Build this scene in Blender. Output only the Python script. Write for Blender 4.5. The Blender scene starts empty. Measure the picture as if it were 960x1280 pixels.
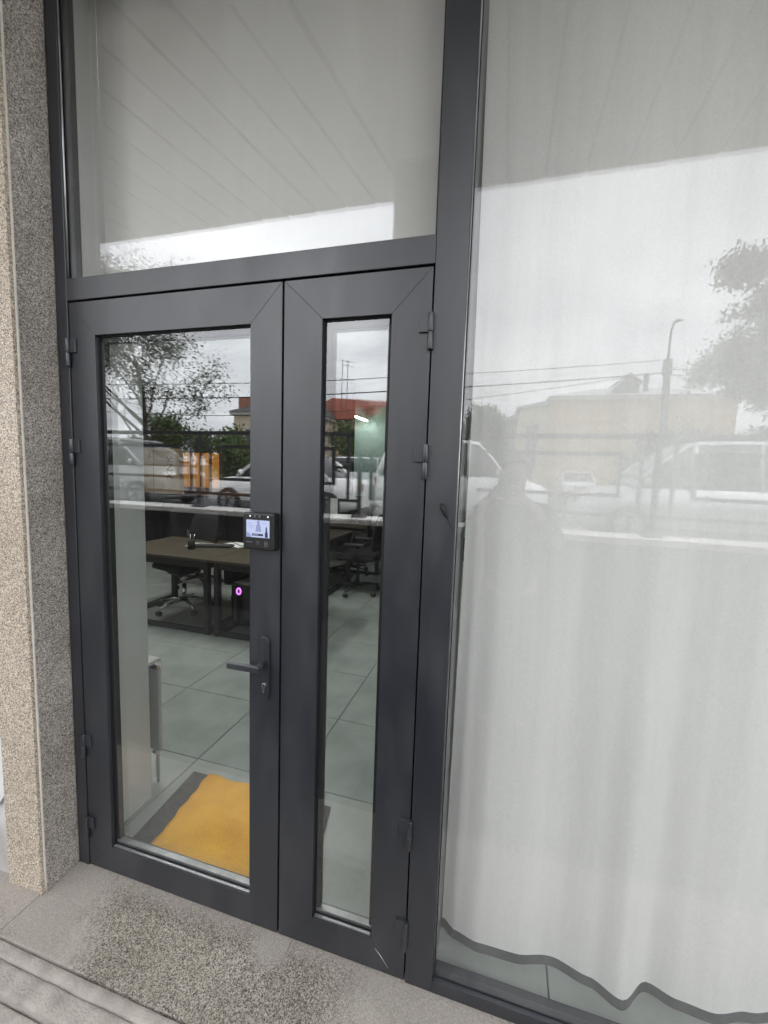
import bpy, bmesh, math, random
from mathutils import Vector, Matrix
random.seed(7)
sc = bpy.context.scene
col = sc.collection
R = math.radians

# ------------------------------------------------------------------ camera
cd = bpy.data.cameras.new('camera'); cam = bpy.data.objects.new('camera', cd); col.objects.link(cam)
rx, ux, fx = Vector((0.960388, 0.276697, 0.033071)), Vector((-0.059023, 0.085995, 0.994546)), Vector((-0.272344, 0.957102, -0.09892))
cam.matrix_world = Matrix(((rx.x, ux.x, -fx.x, 0.6768), (rx.y, ux.y, -fx.y, -1.1895), (rx.z, ux.z, -fx.z, 1.6439), (0, 0, 0, 1)))
cd.sensor_fit = 'HORIZONTAL'; cd.sensor_width = 36.0; cd.lens = 525.96 / 960 * 36.0
cd.clip_start = 0.01; cd.clip_end = 2000
sc.camera = cam
# ------------------------------------------------------------------ sky, sun, exposure
SUN_EL, SUN_AZ = R(52), R(72)          # azimuth measured from +y (into the building) clockwise; 180 = from the street
w = bpy.data.worlds.new('World'); sc.world = w; w.use_nodes = True
nt = w.node_tree; N = nt.nodes; L = nt.links
bg = N['Background']; bg.inputs['Strength'].default_value = 0.14
sky = N.new('ShaderNodeTexSky'); sky.sky_type = 'NISHITA'; sky.sun_disc = False
sky.sun_elevation = SUN_EL; sky.sun_rotation = SUN_AZ; sky.dust_density = 6.0; sky.air_density = 1.5; sky.ozone_density = 1.0
hs = N.new('ShaderNodeHueSaturation'); hs.inputs['Saturation'].default_value = 0.12
L.new(sky.outputs[0], hs.inputs['Color'])
tc = N.new('ShaderNodeTexCoord')
sx = N.new('ShaderNodeSeparateXYZ'); L.new(tc.outputs['Generated'], sx.inputs[0])
mz = N.new('ShaderNodeMath'); mz.operation = 'MAXIMUM'; mz.inputs[1].default_value = 0.0; L.new(sx.outputs['Z'], mz.inputs[0])
az = N.new('ShaderNodeMath'); az.operation = 'ADD'; az.inputs[1].default_value = 0.22; L.new(mz.outputs[0], az.inputs[0])
dx = N.new('ShaderNodeMath'); dx.operation = 'DIVIDE'; L.new(sx.outputs['X'], dx.inputs[0]); L.new(az.outputs[0], dx.inputs[1])
dy = N.new('ShaderNodeMath'); dy.operation = 'DIVIDE'; L.new(sx.outputs['Y'], dy.inputs[0]); L.new(az.outputs[0], dy.inputs[1])
cx = N.new('ShaderNodeCombineXYZ'); L.new(dx.outputs[0], cx.inputs[0]); L.new(dy.outputs[0], cx.inputs[1])
cn = N.new('ShaderNodeTexNoise'); cn.inputs['Scale'].default_value = 1.6; cn.inputs['Detail'].default_value = 7; cn.inputs['Roughness'].default_value = 0.55
cn.inputs['Distortion'].default_value = 0.5
L.new(cx.outputs[0], cn.inputs['Vector'])
cr = N.new('ShaderNodeValToRGB'); cr.color_ramp.elements[0].position = 0.3; cr.color_ramp.elements[1].position = 0.7
cr.color_ramp.elements[0].color = (0.66, 0.67, 0.70, 1); cr.color_ramp.elements[1].color = (1.15, 1.15, 1.14, 1)
L.new(cn.outputs['Fac'], cr.inputs[0])
mu = N.new('ShaderNodeMixRGB'); mu.blend_type = 'MULTIPLY'; mu.inputs[0].default_value = 1
oc_ = N.new('ShaderNodeMixRGB'); oc_.inputs[0].default_value = 0.65; oc_.inputs[2].default_value = (8.6, 8.65, 8.9, 1)   # even cloud deck
L.new(hs.outputs[0], oc_.inputs[1])
L.new(oc_.outputs[0], mu.inputs[1]); L.new(cr.outputs[0], mu.inputs[2])
L.new(mu.outputs[0], bg.inputs['Color'])
sd = bpy.data.lights.new('sun', 'SUN'); sd.energy = 0.6; sd.angle = R(22); sd.color = (1.0, 0.97, 0.92)
sun = bpy.data.objects.new('sun', sd); col.objects.link(sun)
sdir = Vector((math.sin(SUN_AZ) * math.cos(SUN_EL), math.cos(SUN_AZ) * math.cos(SUN_EL), math.sin(SUN_EL)))
sun.rotation_euler = sdir.to_track_quat('Z', 'Y').to_euler()
sc.view_settings.view_transform = 'Standard'; sc.view_settings.look = 'None'
sc.view_settings.gamma = 1; sc.view_settings.use_curve_mapping = False
sc.view_settings.exposure = 2.18
sc.render.engine = 'CYCLES'
sc.cycles.max_bounces = 6; sc.cycles.transparent_max_bounces = 16; sc.cycles.glossy_bounces = 3; sc.cycles.diffuse_bounces = 3
sc.cycles.use_denoising = True; sc.cycles.use_adaptive_sampling = False
sc.cycles.sample_clamp_indirect = 8

# ------------------------------------------------------------------ materials
MT = {}
def nodes_of(name):
    m = bpy.data.materials.new(name); m.use_nodes = True; MT[name] = m
    return m, m.node_tree.nodes, m.node_tree.links, m.node_tree.nodes['Principled BSDF']
def mat(name, c, rough=0.6, metal=0.0, c2=None, scale=8.0, detail=5.0, bump=0.0, bscale=60.0, spec=0.5, rvar=0.0, stretch=None, lo=0.35, hi=0.65):
    m, n, l, b = nodes_of(name)
    b.inputs['Roughness'].default_value = rough; b.inputs['Metallic'].default_value = metal
    b.inputs['Specular IOR Level'].default_value = spec
    b.inputs['Base Color'].default_value = (*c, 1)
    t = n.new('ShaderNodeTexCoord')
    v = t.outputs['Object']
    if stretch:
        mp = n.new('ShaderNodeMapping'); mp.inputs['Scale'].default_value = stretch; l.new(v, mp.inputs[0]); v = mp.outputs[0]
    if c2 or rvar:
        ns = n.new('ShaderNodeTexNoise'); ns.inputs['Scale'].default_value = scale; ns.inputs['Detail'].default_value = detail
        l.new(v, ns.inputs['Vector'])
        rp = n.new('ShaderNodeValToRGB'); rp.color_ramp.elements[0].position = lo; rp.color_ramp.elements[1].position = hi
        c2 = c2 or c
        rp.color_ramp.elements[0].color = (*c, 1); rp.color_ramp.elements[1].color = (*c2, 1)
        l.new(ns.outputs['Fac'], rp.inputs[0]); l.new(rp.outputs[0], b.inputs['Base Color'])
        if rvar:
            mr = n.new('ShaderNodeMapRange'); mr.inputs['To Min'].default_value = rough - rvar; mr.inputs['To Max'].default_value = rough + rvar
            l.new(ns.outputs['Fac'], mr.inputs['Value']); l.new(mr.outputs[0], b.inputs['Roughness'])
    if bump:
        nb = n.new('ShaderNodeTexNoise'); nb.inputs['Scale'].default_value = bscale; nb.inputs['Detail'].default_value = 6
        l.new(v, nb.inputs['Vector'])
        bp = n.new('ShaderNodeBump'); bp.inputs['Strength'].default_value = bump; bp.inputs['Distance'].default_value = 0.01
        l.new(nb.outputs['Fac'], bp.inputs['Height']); l.new(bp.outputs[0], b.inputs['Normal'])
    return m
def emit(name, c, s):
    m, n, l, b = nodes_of(name)
    b.inputs['Base Color'].default_value = (c[0] * .1, c[1] * .1, c[2] * .1, 1); b.inputs['Emission Color'].default_value = (*c, 1); b.inputs['Emission Strength'].default_value = s
    return m
def glass(name, r0, tint, dirt=0.0):
    m, n, l, b = nodes_of(name)
    n.remove(b); out = n['Material Output']
    tr = n.new('ShaderNodeBsdfTransparent'); tr.inputs[0].default_value = (*tint, 1)
    gl = n.new('ShaderNodeBsdfGlossy'); gl.inputs['Roughness'].default_value = 0.0; gl.inputs['Color'].default_value = (0.97, 0.98, 1.0, 1)
    lw = n.new('ShaderNodeLayerWeight'); lw.inputs[0].default_value = 0.5
    pw = n.new('ShaderNodeMath'); pw.operation = 'POWER'; pw.inputs[1].default_value = 5; l.new(lw.outputs['Facing'], pw.inputs[0])
    ma = n.new('ShaderNodeMath'); ma.operation = 'MULTIPLY_ADD'; ma.inputs[1].default_value = 1 - r0; ma.inputs[2].default_value = r0; l.new(pw.outputs[0], ma.inputs[0])
    mx = n.new('ShaderNodeMixShader'); l.new(ma.outputs[0], mx.inputs[0]); l.new(tr.outputs[0], mx.inputs[1]); l.new(gl.outputs[0], mx.inputs[2])
    # slight roller-wave in the pane
    t = n.new('ShaderNodeTexCoord'); ns = n.new('ShaderNodeTexNoise'); ns.inputs['Scale'].default_value = 2.2; ns.inputs['Detail'].default_value = 1.0
    l.new(t.outputs['Object'], ns.inputs['Vector'])
    bp = n.new('ShaderNodeBump'); bp.inputs['Strength'].default_value = 0.02; bp.inputs['Distance'].default_value = 0.02
    l.new(ns.outputs['Fac'], bp.inputs['Height']); l.new(bp.outputs[0], gl.inputs['Normal'])
    if dirt:   # a thin film of dust streaks on the outside
        df = n.new('ShaderNodeBsdfDiffuse'); df.inputs[0].default_value = (0.55, 0.55, 0.53, 1)
        mp = n.new('ShaderNodeMapping'); mp.inputs['Scale'].default_value = (26, 26, 1.6); l.new(t.outputs['Object'], mp.inputs[0])
        n2 = n.new('ShaderNodeTexNoise'); n2.inputs['Scale'].default_value = 1.0; n2.inputs['Detail'].default_value = 6; l.new(mp.outputs[0], n2.inputs['Vector'])
        rm = n.new('ShaderNodeMapRange'); rm.inputs['From Min'].default_value = 0.42; rm.inputs['From Max'].default_value = 0.8
        rm.inputs['To Min'].default_value = dirt * 0.25; rm.inputs['To Max'].default_value = dirt * 2.2; l.new(n2.outputs['Fac'], rm.inputs['Value'])
        m2 = n.new('ShaderNodeMixShader'); l.new(rm.outputs[0], m2.inputs[0]); l.new(mx.outputs[0], m2.inputs[1]); l.new(df.outputs[0], m2.inputs[2])
        mx = m2
    l.new(mx.outputs[0], out.inputs['Surface'])
    return m
def granite(name, stops, scale=260.0, cement=None, rough=0.65, bump=0.25, stain=None):
    m, n, l, b = nodes_of(name)
    t = n.new('ShaderNodeTexCoord')
    vo = n.new('ShaderNodeTexVoronoi'); vo.inputs['Scale'].default_value = scale; vo.inputs['Randomness'].default_value = 1
    ds = n.new('ShaderNodeTexNoise'); ds.inputs['Scale'].default_value = scale * 0.7; ds.inputs['Detail'].default_value = 2
    l.new(t.outputs['Object'], ds.inputs['Vector'])
    ad = n.new('ShaderNodeMixRGB'); ad.blend_type = 'ADD'; ad.inputs[0].default_value = 0.006; l.new(t.outputs['Object'], ad.inputs[1]); l.new(ds.outputs['Color'], ad.inputs[2])
    l.new(ad.outputs[0], vo.inputs['Vector'])
    sp = n.new('ShaderNodeSeparateColor'); l.new(vo.outputs['Color'], sp.inputs[0])
    rp = n.new('ShaderNodeValToRGB'); rp.color_ramp.interpolation = 'LINEAR'
    el = rp.color_ramp.elements
    el[0].position = stops[0][0]; el[0].color = (*stops[0][1], 1); el[1].position = stops[-1][0]; el[1].color = (*stops[-1][1], 1)
    for p_, c_ in stops[1:-1]:
        e = el.new(p_); e.color = (*c_, 1)
    l.new(sp.outputs[0], rp.inputs[0])
    nz = n.new('ShaderNodeTexNoise'); nz.inputs['Scale'].default_value = scale * 0.35; nz.inputs['Detail'].default_value = 4; l.new(t.outputs['Object'], nz.inputs['Vector'])
    r2 = n.new('ShaderNodeValToRGB'); r2.color_ramp.elements[0].position = 0.3; r2.color_ramp.elements[1].position = 0.7
    r2.color_ramp.elements[0].color = (0.62, 0.6, 0.58, 1); r2.color_ramp.elements[1].color = (1.25, 1.22, 1.18, 1); l.new(nz.outputs['Fac'], r2.inputs[0])
    mm = n.new('ShaderNodeMixRGB'); mm.blend_type = 'MULTIPLY'; mm.inputs[0].default_value = 0.8; l.new(rp.outputs[0], mm.inputs[1]); l.new(r2.outputs[0], mm.inputs[2])
    v2 = n.new('ShaderNodeTexVoronoi'); v2.inputs['Scale'].default_value = scale * .42; l.new(ad.outputs[0], v2.inputs['Vector'])
    s2 = n.new('ShaderNodeSeparateColor'); l.new(v2.outputs['Color'], s2.inputs[0])
    q2 = n.new('ShaderNodeMapRange'); q2.inputs['From Min'].default_value = 0.80; q2.inputs['From Max'].default_value = 0.95; q2.inputs['To Min'].default_value = 1.0; q2.inputs['To Max'].default_value = 0.68
    l.new(s2.outputs[1], q2.inputs['Value'])
    mk_ = n.new('ShaderNodeMixRGB'); mk_.blend_type = 'MULTIPLY'; mk_.inputs[0].default_value = 1; l.new(mm.outputs[0], mk_.inputs[1]); l.new(q2.outputs[0], mk_.inputs[2])
    res = mk_.outputs[0]
    big = n.new('ShaderNodeTexNoise'); big.inputs['Scale'].default_value = 3.2; big.inputs['Detail'].default_value = 8; big.inputs['Roughness'].default_value = 0.65
    l.new(t.outputs['Object'], big.inputs['Vector'])
    if stain:
        r3 = n.new('ShaderNodeValToRGB'); r3.color_ramp.elements[0].position = 0.35; r3.color_ramp.elements[1].position = 0.7
        r3.color_ramp.elements[0].color = (*stain, 1); r3.color_ramp.elements[1].color = (1, 1, 1, 1); l.new(big.outputs['Fac'], r3.inputs[0])
        m3 = n.new('ShaderNodeMixRGB'); m3.blend_type = 'MULTIPLY'; m3.inputs[0].default_value = 1; l.new(res, m3.inputs[1]); l.new(r3.outputs[0], m3.inputs[2]); res = m3.outputs[0]
    if cement:   # smears of mortar left on the stone: cement = (colour, list of (x, y, radius), y strip)
        cc, spots, ys = cement
        ps = n.new('ShaderNodeSeparateXYZ'); l.new(t.outputs['Object'], ps.inputs[0])
        st = n.new('ShaderNodeMapRange'); st.inputs['From Min'].default_value = ys[0]; st.inputs['From Max'].default_value = ys[1]; l.new(ps.outputs['Y'], st.inputs['Value'])
        acc = st.outputs[0]
        for (sx_, sy_, sr_) in spots:
            d = n.new('ShaderNodeVectorMath'); d.operation = 'DISTANCE'; d.inputs[1].default_value = (sx_, sy_, 0); l.new(t.outputs['Object'], d.inputs[0])
            q = n.new('ShaderNodeMapRange'); q.inputs['From Min'].default_value = sr_; q.inputs['From Max'].default_value = sr_ * 0.45; l.new(d.outputs['Value'], q.inputs['Value'])
            mxx = n.new('ShaderNodeMath'); mxx.operation = 'MAXIMUM'; l.new(acc, mxx.inputs[0]); l.new(q.outputs[0], mxx.inputs[1]); acc = mxx.outputs[0]
        fn = n.new('ShaderNodeTexNoise'); fn.inputs['Scale'].default_value = 45; fn.inputs['Detail'].default_value = 8; fn.inputs['Roughness'].default_value = 0.75; l.new(t.outputs['Object'], fn.inputs['Vector'])
        sm = n.new('ShaderNodeMath'); sm.operation = 'ADD'; l.new(acc, sm.inputs[0]); l.new(fn.outputs['Fac'], sm.inputs[1])
        r4 = n.new('ShaderNodeMapRange'); r4.inputs['From Min'].default_value = 0.5; r4.inputs['From Max'].default_value = 1.35; r4.inputs['To Max'].default_value = 0.72; l.new(sm.outputs[0], r4.inputs['Value'])
        m4 = n.new('ShaderNodeMixRGB'); l.new(r4.outputs[0], m4.inputs[0]); l.new(res, m4.inputs[1])
        cv = n.new('ShaderNodeMixRGB'); cv.inputs[1].default_value = (*cc, 1); cv.inputs[2].default_value = (cc[0] * .72, cc[1] * .7, cc[2] * .67, 1); l.new(big.outputs['Fac'], cv.inputs[0])
        l.new(cv.outputs[0], m4.inputs[2]); res = m4.outputs[0]
    l.new(res, b.inputs['Base Color'])
    b.inputs['Roughness'].default_value = rough
    bp = n.new('ShaderNodeBump'); bp.inputs['Strength'].default_value = bump; bp.inputs['Distance'].default_value = 0.004; l.new(nz.outputs['Fac'], bp.inputs['Height']); l.new(bp.outputs[0], b.inputs['Normal'])
    return m
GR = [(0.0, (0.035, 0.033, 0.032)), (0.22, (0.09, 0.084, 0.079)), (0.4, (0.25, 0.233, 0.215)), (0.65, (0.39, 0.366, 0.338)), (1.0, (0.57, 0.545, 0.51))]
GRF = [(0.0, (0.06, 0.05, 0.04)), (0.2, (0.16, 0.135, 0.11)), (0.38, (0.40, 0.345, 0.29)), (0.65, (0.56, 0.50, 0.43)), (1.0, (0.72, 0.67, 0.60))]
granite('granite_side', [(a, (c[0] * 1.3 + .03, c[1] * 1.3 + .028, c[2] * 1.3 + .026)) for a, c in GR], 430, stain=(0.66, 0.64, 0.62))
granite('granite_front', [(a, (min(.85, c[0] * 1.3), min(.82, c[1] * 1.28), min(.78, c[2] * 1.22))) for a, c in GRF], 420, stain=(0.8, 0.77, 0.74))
granite('granite_floor', [(a, (c[0] * 1.0 + .02, c[1] * .97 + .02, c[2] * .92 + .018)) for a, c in GR], 370, cement=((0.43, 0.40, 0.365), [(-0.88, -0.10, 0.27), (0.55, -0.08, 0.36), (-0.74, -0.30, 0.22), (0.0, -0.03, 0.09), (1.2, -0.1, .5), (-1.2, -.15, .35)], (-0.07, 0.035)), bump=0.5, stain=(0.68, 0.66, 0.63))
mat('mortar', (0.75, 0.71, 0.64), 0.9, c2=(0.66, 0.62, 0.55), scale=30, bump=0.3)
mat('cement', (0.47, 0.43, 0.39), 0.85, c2=(0.29, 0.26, 0.232), scale=16, detail=11, bump=0.6, bscale=140, rvar=0.1, lo=.3, hi=.72)
mat('paving', (0.028, 0.027, 0.026), 0.85, c2=(0.02, 0.0195, 0.019), scale=5, bump=0.4, bscale=90)
mat('plaster', (0.62, 0.61, 0.59), 0.9, c2=(0.4, 0.38, 0.36), scale=6, bump=0.6, bscale=25)
mat('facade', (0.45, 0.43, 0.40), 0.9, c2=(0.38, 0.36, 0.33), scale=3, bump=0.2)
mat('anthracite', (0.016, 0.019, 0.026), 0.42, 0.0, spec=1.0, c2=(0.042, 0.043, 0.047), scale=11, detail=11, rvar=0.13, bump=0.03, bscale=400, stretch=(1, 1, .3), lo=.45, hi=.9)
mat('casing_grey', (0.16, 0.16, 0.158), 0.5, c2=(0.2, 0.2, 0.197), scale=9)
mat('alu_dull', (0.30, 0.30, 0.30), 0.45, 0.7, c2=(0.22, 0.22, 0.22), scale=20)
mat('anthracite_joint', (0.012, 0.012, 0.013), 0.7)
mat('rubber', (0.012, 0.012, 0.013), 0.6)
mat('alu', (0.62, 0.63, 0.64), 0.32, 0.9, c2=(0.42, 0.42, 0.42), scale=12, rvar=0.08)
mat('chrome', (0.75, 0.75, 0.76), 0.12, 1.0, rvar=.03)
mat('scratch', (0.5, 0.5, 0.49), 0.6)
glass('glass_door', 0.10, (0.95, 0.972, 0.96), 0.0025)
glass('glass_fixed', 0.044, (0.985, 0.99, 0.987), 0.018)
glass('glass_transom', 0.082, (0.98, 0.985, 0.98), 0.006)
mat('curtain_cloth_lit', (0.88, 0.87, 0.84), 0.95, c2=(0.85, 0.84, 0.81), scale=170, detail=4, bump=0.12, bscale=700)  # same fabric as the curtain, painted lighter to make up for weak light
mat('curtain_cloth', (0.745, 0.738, 0.712), 0.95, c2=(0.695, 0.688, 0.662), scale=170, detail=4, bump=0.12, bscale=700)
b = MT['curtain_cloth'].node_tree.nodes['Principled BSDF']; b.inputs['Sheen Weight'].default_value = 0.15
mat('gap_shade', (0.105, 0.108, 0.108), 0.9, c2=(0.13, .13, .13), scale=20)  # shade under the curtain, put in as dark colour
mat('white_wall', (0.72, 0.73, 0.72), 0.8, c2=(0.68, 0.69, 0.68), scale=4, bump=0.1, bscale=150)
mat('green_wall', (0.50, 0.66, 0.60), 0.7, c2=(0.47, 0.62, 0.56), scale=2)
mat('dark_wall', (0.022, 0.022, 0.023), 0.7, c2=(0.03, 0.03, 0.03), scale=3)
mat('ceiling', (0.35, 0.35, 0.35), 0.9, c2=(.3, .3, .3), scale=3)
mat('tile', (0.34, 0.365, 0.345), 0.38, c2=(0.25, 0.27, 0.254), scale=3.5, detail=9, rvar=0.1, bump=0.05, bscale=30)
mat('grout', (0.10, 0.105, 0.10), 0.9)
mat('mat_rubber', (0.055, 0.055, 0.055), 0.95, c2=(0.09, 0.088, 0.085), scale=60, bump=0.6, bscale=220)
mat('orange_cloth', (0.98, 0.50, 0.03), 0.95, c2=(0.80, 0.36, 0.025), scale=6, detail=9, bump=0.7, bscale=160, lo=.42, hi=.75)
mat('desk_top', (0.075, 0.06, 0.04), 0.5, c2=(0.055, 0.044, 0.03), scale=5, stretch=(1, 7, 7))
mat('black_metal', (0.012, 0.012, 0.013), 0.5, c2=(.016, .016, .016), scale=10)
mat('black_plastic', (0.014, 0.014, 0.015), 0.38, c2=(.02, .02, .02), scale=20)
mat('black_gloss', (0.006, 0.006, 0.007), 0.12)
mat('black_mesh', (0.010, 0.010, 0.011), 0.9, bump=0.4, bscale=300)
mat('paper', (0.75, 0.75, 0.73), 0.8, c2=(.68, .68, .66), scale=8)
mat('brown_wood', (0.17, 0.075, 0.03), 0.4, c2=(0.11, 0.045, 0.018), scale=4, stretch=(1, 1, 8))
mat('carton', (0.50, 0.38, 0.25), 0.8, c2=(0.44, 0.33, 0.21), scale=6)
mat('carton_ink', (0.10, 0.075, 0.05), 0.8)
emit('orange_slat', (1.0, 0.40, 0.06), 0.07)  # light from behind is put in as the slats' own glow
mat('radiator', (0.62, 0.62, 0.61), 0.35, c2=(.58, .58, .57), scale=9)
mat('soffit', (0.40, 0.385, 0.36), 0.55, c2=(0.36, 0.345, 0.32), scale=2.5, rvar=.1)
mat('soffit_back', (0.03, 0.03, 0.03), 0.9)
mat('column_stone', (0.10, 0.095, 0.09), 0.7, c2=(0.15, 0.14, 0.13), scale=40, bump=0.2)
mat('parapet', (0.018, 0.0175, 0.017), 0.9, c2=(0.026, 0.025, 0.024), scale=8, bump=0.3)
mat('coping', (0.80, 0.775, 0.75), 0.75, c2=(0.70, 0.68, 0.65), scale=9, bump=0.2)
mat('rail_paint', (0.03, 0.03, 0.032), 0.45, c2=(.04, .04, .042), scale=15)
mat('asphalt', (0.055, 0.055, 0.057), 0.9, c2=(0.075, 0.075, 0.075), scale=2.0, detail=9, bump=0.4, bscale=80)
mat('sidewalk', (0.30, 0.29, 0.28), 0.9, c2=(0.24, 0.235, 0.225), scale=1.5, bump=0.2, bscale=60)
mat('road_paint', (0.75, 0.75, 0.73), 0.7, c2=(.6, .6, .58), scale=6)
mat('soil', (0.10, 0.10, 0.06), 0.95, c2=(0.07, 0.09, 0.035), scale=2)
mat('car_white', (0.80, 0.80, 0.80), 0.25, c2=(.77, .77, .77), scale=3, spec=.6)
mat('car_silver', (0.50, 0.51, 0.52), 0.28, 0.4, c2=(.47, .48, .49), scale=3)
mat('car_mid', (0.27, 0.275, 0.28), 0.3, 0.2, c2=(.25, .255, .26), scale=3)
mat('car_grey', (0.16, 0.165, 0.17), 0.25, 0.3, c2=(.14, .145, .15), scale=3)
mat('car_glass', (0.02, 0.025, 0.028), 0.06, spec=.8)
mat('tyre', (0.02, 0.02, 0.02), 0.85, c2=(.028, .028, .028), scale=30)
mat('rim', (0.45, 0.46, 0.47), 0.3, 0.8)
mat('lamp_glass', (0.75, 0.77, 0.78), 0.1)
mat('tail_red', (0.35, 0.02, 0.015), 0.2)
mat('yellow_render', (0.52, 0.38, 0.19), 0.9, c2=(0.46, 0.33, 0.165), scale=0.8, detail=8)
mat('cream_render', (0.58, 0.50, 0.36), 0.9, c2=(0.52, 0.44, 0.31), scale=0.8)
mat('trim_pale', (0.55, 0.53, 0.48), 0.85, c2=(.48, .46, .42), scale=3)
mat('roof_metal', (0.42, 0.43, 0.44), 0.5, c2=(0.35, 0.36, 0.37), scale=1.2)
mat('roof_dark', (0.07, 0.068, 0.066), 0.8)
mat('roof_red', (0.36, 0.10, 0.055), 0.8, c2=(0.27, 0.075, 0.045), scale=2.0)
mat('window_dark', (0.05, 0.06, 0.065), 0.1, spec=.6)
mat('brick_red', (0.30, 0.13, 0.085), 0.85, c2=(.24, .1, .07), scale=5)
mat('concrete', (0.36, 0.355, 0.34), 0.85, c2=(0.28, 0.275, 0.265), scale=3)
mat('pole_grey', (0.07, 0.07, 0.072), 0.7, c2=(.055, .055, .057), scale=8)
mat('galv', (0.30, 0.31, 0.32), 0.5, 0.5, c2=(.25, .26, .27), scale=8)
mat('wire', (0.015, 0.015, 0.016), 0.7)
mat('bark', (0.075, 0.06, 0.046), 0.95, c2=(0.045, 0.036, 0.028), scale=7, bump=0.6, bscale=20, stretch=(3, 3, .6))
mat('leaf_a', (0.075, 0.115, 0.028), 0.7, c2=(0.045, 0.078, 0.018), scale=1.4)
mat('leaf_dark', (0.04, 0.055, 0.02), 0.7, c2=(0.03, 0.04, 0.014), scale=1.4)
mat('leaf_b', (0.055, 0.095, 0.022), 0.7, c2=(0.095, 0.125, 0.035), scale=1.0)
mat('leaf_c', (0.09, 0.115, 0.05), 0.7, c2=(0.055, 0.08, 0.03), scale=0.9)
mat('skin', (0.50, 0.31, 0.22), 0.55, c2=(.46, .28, .2), scale=12)
mat('hair', (0.02, 0.015, 0.012), 0.6, bump=.5, bscale=90, stretch=(1, 1, .2))
mat('jacket', (0.055, 0.055, 0.06), 0.9, c2=(0.04, 0.04, 0.045), scale=9, bump=.2, bscale=40)
mat('trousers', (0.03, 0.035, 0.05), 0.9, c2=(.04, .045, .06), scale=9)
mat('shoe', (0.02, 0.02, 0.02), 0.6)
mat('eye_white', (0.7, 0.7, 0.68), 0.2)
emit('unseen_fill_tube', (1.0, 1.0, 0.97), 32.0)  # for the unseen front lamps, added to brighten the floor
emit('led_tube_dim', (1.0, 1.0, 0.97), 9.0)
emit('screen_light', (0.62, 0.70, 1.0), 0.167)
emit('screen_mid', (0.40, 0.46, 0.80), 0.135)
emit('screen_dark', (0.05, 0.06, 0.16), 0.095)
emit('led_white', (0.9, 0.95, 1.0), 0.243)
emit('ring_purple', (0.75, 0.22, 1.0), 0.432)
emit('icon_grey', (0.25, 0.27, 0.30), 0.095)

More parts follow.
